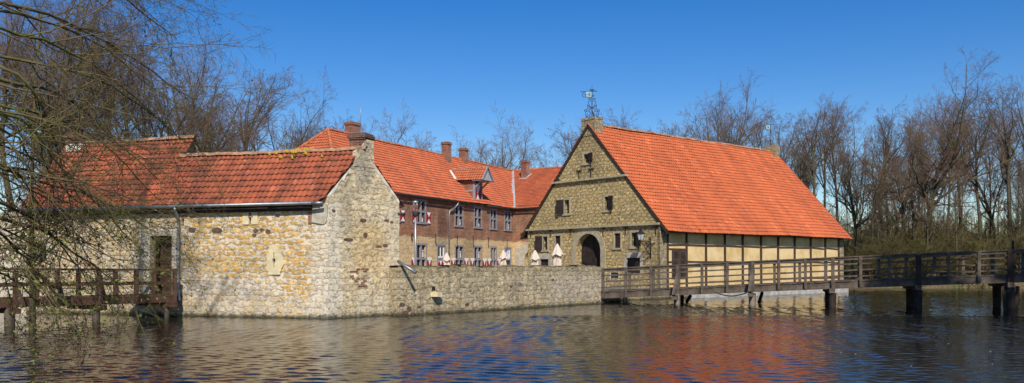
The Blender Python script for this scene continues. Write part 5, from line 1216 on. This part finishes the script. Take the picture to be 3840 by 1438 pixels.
def leaf_quads(C, size, rg):
    n = len(C); a = rg.normal(size=(n,3)); a /= np.linalg.norm(a, axis=1, keepdims=True); b = np.cross(a, rg.normal(size=(n,3))); b /= np.linalg.norm(b, axis=1, keepdims=True)
    s = (size*rg.uniform(.6, 1.3, n))[:,None]; V = np.stack([C-a*s, C-b*s*.5, C+a*s, C+b*s*.5], 1).reshape(-1, 3)
    return V, np.arange(4*n).reshape(-1, 4)
cl = []
for k in range(95):
    x = nr_.uniform(27, 62); y = 70.4+nr_.uniform(-.9, 1.6)+.02*(x-25); m = 90; r = nr_.uniform(.3, .9)
    cl.append(np.stack([x+nr_.normal(0, r, m), y+nr_.normal(0, .35, m), np.abs(nr_.normal(.15, .33, m))*r*1.3+.05], 1))
V, F = leaf_quads(np.concatenate(cl), .085, nr_)
tag(np_mesh('bank_brambles', V, F, [M['bramble'], M['dead_leaf']], mi=(nr_.random(len(F)) < .35).astype(np.int32)), 'low green and brown brambles along the waterline of the far bank', 'brambles', kind='stuff')

# the overhanging tree in the foreground (its trunk stands on the near bank, left of the view)
fr = np.random.default_rng(55)
tb = np.array([-10.8, 10.0, .3])
def pxp(px, py, Y): return np.array([gx_(px, Y), Y, 1.8-(py-670)/2140*Y])
limb_def = [(-150,-260,10,330,20,13,.6),(-160,-160,10,440,90,13,.6),(-120,-10,10,500,270,14,.8),(-140,60,9,440,330,13,.9),(-110,130,10,500,400,15,.9),(-130,190,9.5,420,470,13,.9),
    (-100,250,9,450,520,14,.9),(-130,320,9,330,590,12.5,.8),(-100,380,8.8,370,660,13,.8),(-120,450,8.8,250,740,12,.7),(20,120,9.5,215,815,12,1.5),
    (-130,230,8.5,240,560,11,.8),(-100,0,11,410,240,16,.6),(-80,420,10,420,600,15,.5),(-100,-200,11,480,20,16,.5),(-120,560,9,150,760,11,.5),(-150,-330,10,420,-40,14,.5),
    (-120,420,9,200,640,10.5,.7),(-140,500,9.5,300,700,12,.6),(-120,640,10,160,800,12,.4),(-100,300,9,160,520,10.5,.8)]
LP_, LR_ = [], []
for (a, b, Y0, c, d, Y1, bow) in limb_def:
    p0, p1 = pxp(a, b, Y0), pxp(c, d, Y1); root = tb+np.array([.0, .0, max(2.0, p0[2]*.85+1.2)]); m = (p0*.5+p1*.5)+np.array([0, 0, bow*.55])
    t = np.linspace(0, 1, 20); B = np.stack([np.interp(t, [0,.3,.62,1], [q[i] for q in (root, p0, m, p1)]) for i in range(3)], 1)
    for _ in range(4): B[1:-1] = (B[:-2]+2*B[1:-1]+B[2:])/4
    B[1:] += np.cumsum(fr.normal(0, .022, (19, 3)), 0)
    LP_.append(B); LR_.append(fr.uniform(.022, .042)*np.linspace(1, .16, 20)**1.1)
limbs = (np.stack(LP_), np.stack(LR_))
FT = thing('overhanging_tree', 'large bare mossy foreground tree whose arching branches hang down to the water at the left', 'tree', tuple(tb))
trk = poly1([(0,0,-.6),(.1,0,3),(-.1,.3,6.5),(.2,.1,10),(0,0,15),(.3,.2,22.5)], .4, .06, 18); loc = lambda L: (L[0]-tb, L[1])
limbs = loc(limbs)
f1 = sprout(fr, *limbs, 11, .36, 1, .27, R(36), .55, 10, .14, .0, .25, .0045, .4, .35)
f2 = sprout(fr, *f1, 9, .12, 1, .42, R(40), .6, 7, .16, .01, .3, .003, .5)
f3 = sprout(fr, *f2, 6, .15, 1, .45, R(40), .7, 4, .17, .01, .4, .0024, .5)
# the part of the crown that rises above the view
u1 = sprout(fr, *trk, 22, .42, .99, .3, R(62), .5, 12, .1, .03, .2, .015, .5); u2 = sprout(fr, *u1, 9, .2, 1, .42, R(44), .6, 7, .14, .02, .3, .01); u3 = sprout(fr, *u2, 7, .15, 1, .48, R(42), .6, 5, .15, .02, .4, .008)
np_mesh('trunk', *tubes([trk, limbs, u1], [12, 8, 6]), M['bark_moss'], FT, smooth=True)
np_mesh('upper_crown', *tubes([u2, u3], [4, 3]), M['twig_moss'], FT, smooth=True)
np_mesh('crown', *tubes([f1, f2, f3], [6, 4, 3]), M['twig_moss'], FT, smooth=True)
tips = np.concatenate([f3[0][:,-1], f3[0][:,-2], f2[0][:,-2]]); zz = tips[:,2]+tb[2]; keep = fr.random(len(tips)) < np.clip((2.7-zz)/2.6, .006, .22)
V, F = leaf_quads(tips[keep]+fr.normal(0, .02, (keep.sum(), 3)), .028, fr); np_mesh('leaves', V, F, M['leaf'], FT)
dk = fr.random(len(tips)) < .05; V, F = leaf_quads(tips[dk], .02, fr); tag(np_mesh('cones', V, F, M['bark_moss'], FT), kind='stuff')
# evergreens on the near bank, right of the view: their shade lies over the right half of the bridge
er = np.random.default_rng(66)
def fir(x, y, h, rad, label):
    t = thing('fir_tree', label, 'tree', (x, y, .4), 0, 'firs on the near bank'); k = poly1([(0,0,-.6),(.1,.1,h*.5),(0,0,h)], .38, .04, 14)
    b = sprout(er, *k, 70, .3, .985, rad/h, R(82), .4, 7, .05, -.02, .3, .02, .75); c = sprout(er, *b, 12, .1, 1, .34, R(50), .6, 5, .08, -.01, .3, .012, .4)
    np_mesh('trunk', *tubes([k, b], [9, 5]), M['bark'], t, smooth=True); np_mesh('twigs', *tubes([c], [3]), M['bark'], t, smooth=True)
    q = np.concatenate([c[0].reshape(-1, 3)]*3+[b[0][:,2:].reshape(-1, 3)]*4); V, F = leaf_quads(q+er.normal(0, .13, q.shape), .24, er); np_mesh('needles', V, F, M['bramble'], t)
fir(20.5, 12.5, 27, 4.4, 'tall dark fir nearest the water on the near bank'); fir(25.5, 14, 25, 4.6, 'dark fir standing second along the near bank'); fir(31, 12.5, 27, 5, 'dark fir standing farthest along the near bank')
# slim mossy tree standing in the water by the left bridge
yt = thing('mossy_sapling', 'slim upright mossy green tree standing in the water before the left footbridge', 'tree', (gx_(80, 24.2), 24.2, 0))
ts = poly1([(0,0,-1),(.03,0,1.5),(-.05,.05,3.5),(.05,0,6),(.2,.1,9)], .11, .02, 14)
s1 = sprout(fr, *ts, 18, .25, 1, .3, R(60), .5, 9, .12, .02, .25, .008, .5); s2 = sprout(fr, *s1, 8, .15, 1, .42, R(42), .6, 6, .15, .0, .3, .005); s3 = sprout(fr, *s2, 4, .15, 1, .5, R(40), .7, 4, .15, .0, .4, .004)
np_mesh('trunk', *tubes([ts], [10]), M['bark_moss'], yt, smooth=True); np_mesh('crown', *tubes([s1, s2, s3], [5, 4, 3]), M['twig_moss'], yt, smooth=True)

# ================================================================== LIGHT, SKY, CAMERA
EL, AZ = R(40), R(8)            # the sun stands behind the camera, a little to the right
sd = Vector((math.sin(AZ)*math.cos(EL), -math.cos(AZ)*math.cos(EL), math.sin(EL)))
sun = bpy.data.lights.new('sun', 'SUN'); sun.energy = 4.9; sun.angle = R(.53); sun.color = (1, .93, .82)
so = bpy.data.objects.new('sun', sun); COL.objects.link(so); so.rotation_euler = (-sd).to_track_quat('-Z', 'Y').to_euler()
w = bpy.data.worlds.new('World'); scene.world = w; w.use_nodes = True; nt = w.node_tree
sky = nt.nodes.new('ShaderNodeTexSky'); sky.sky_type = 'NISHITA'; sky.sun_disc = False; sky.sun_elevation = EL; sky.sun_rotation = math.atan2(sd.x, sd.y)
sky.altitude = 100; sky.air_density = 1.0; sky.dust_density = .3; sky.ozone_density = 3.0
bg = nt.nodes['Background']; hs = nt.nodes.new('ShaderNodeHueSaturation'); hs.inputs['Saturation'].default_value = 1.43; hs.inputs['Hue'].default_value = .512; nt.links.new(sky.outputs[0], hs.inputs['Color']); nt.links.new(hs.outputs[0], bg.inputs[0]); bg.inputs[1].default_value = .118
cam = bpy.data.cameras.new('camera'); co = bpy.data.objects.new('camera', cam); COL.objects.link(co)
co.location = (0, 0, 1.8); co.rotation_euler = (R(90), 0, 0); cam.sensor_width = 36; cam.lens = 36*2140/2576; cam.shift_y = 187.5/2576
cam.clip_end = 3000; cam.clip_start = .1; scene.camera = co
scene.view_settings.view_transform = 'Standard'; scene.view_settings.look = 'None'; scene.view_settings.exposure = 0; scene.view_settings.gamma = 1
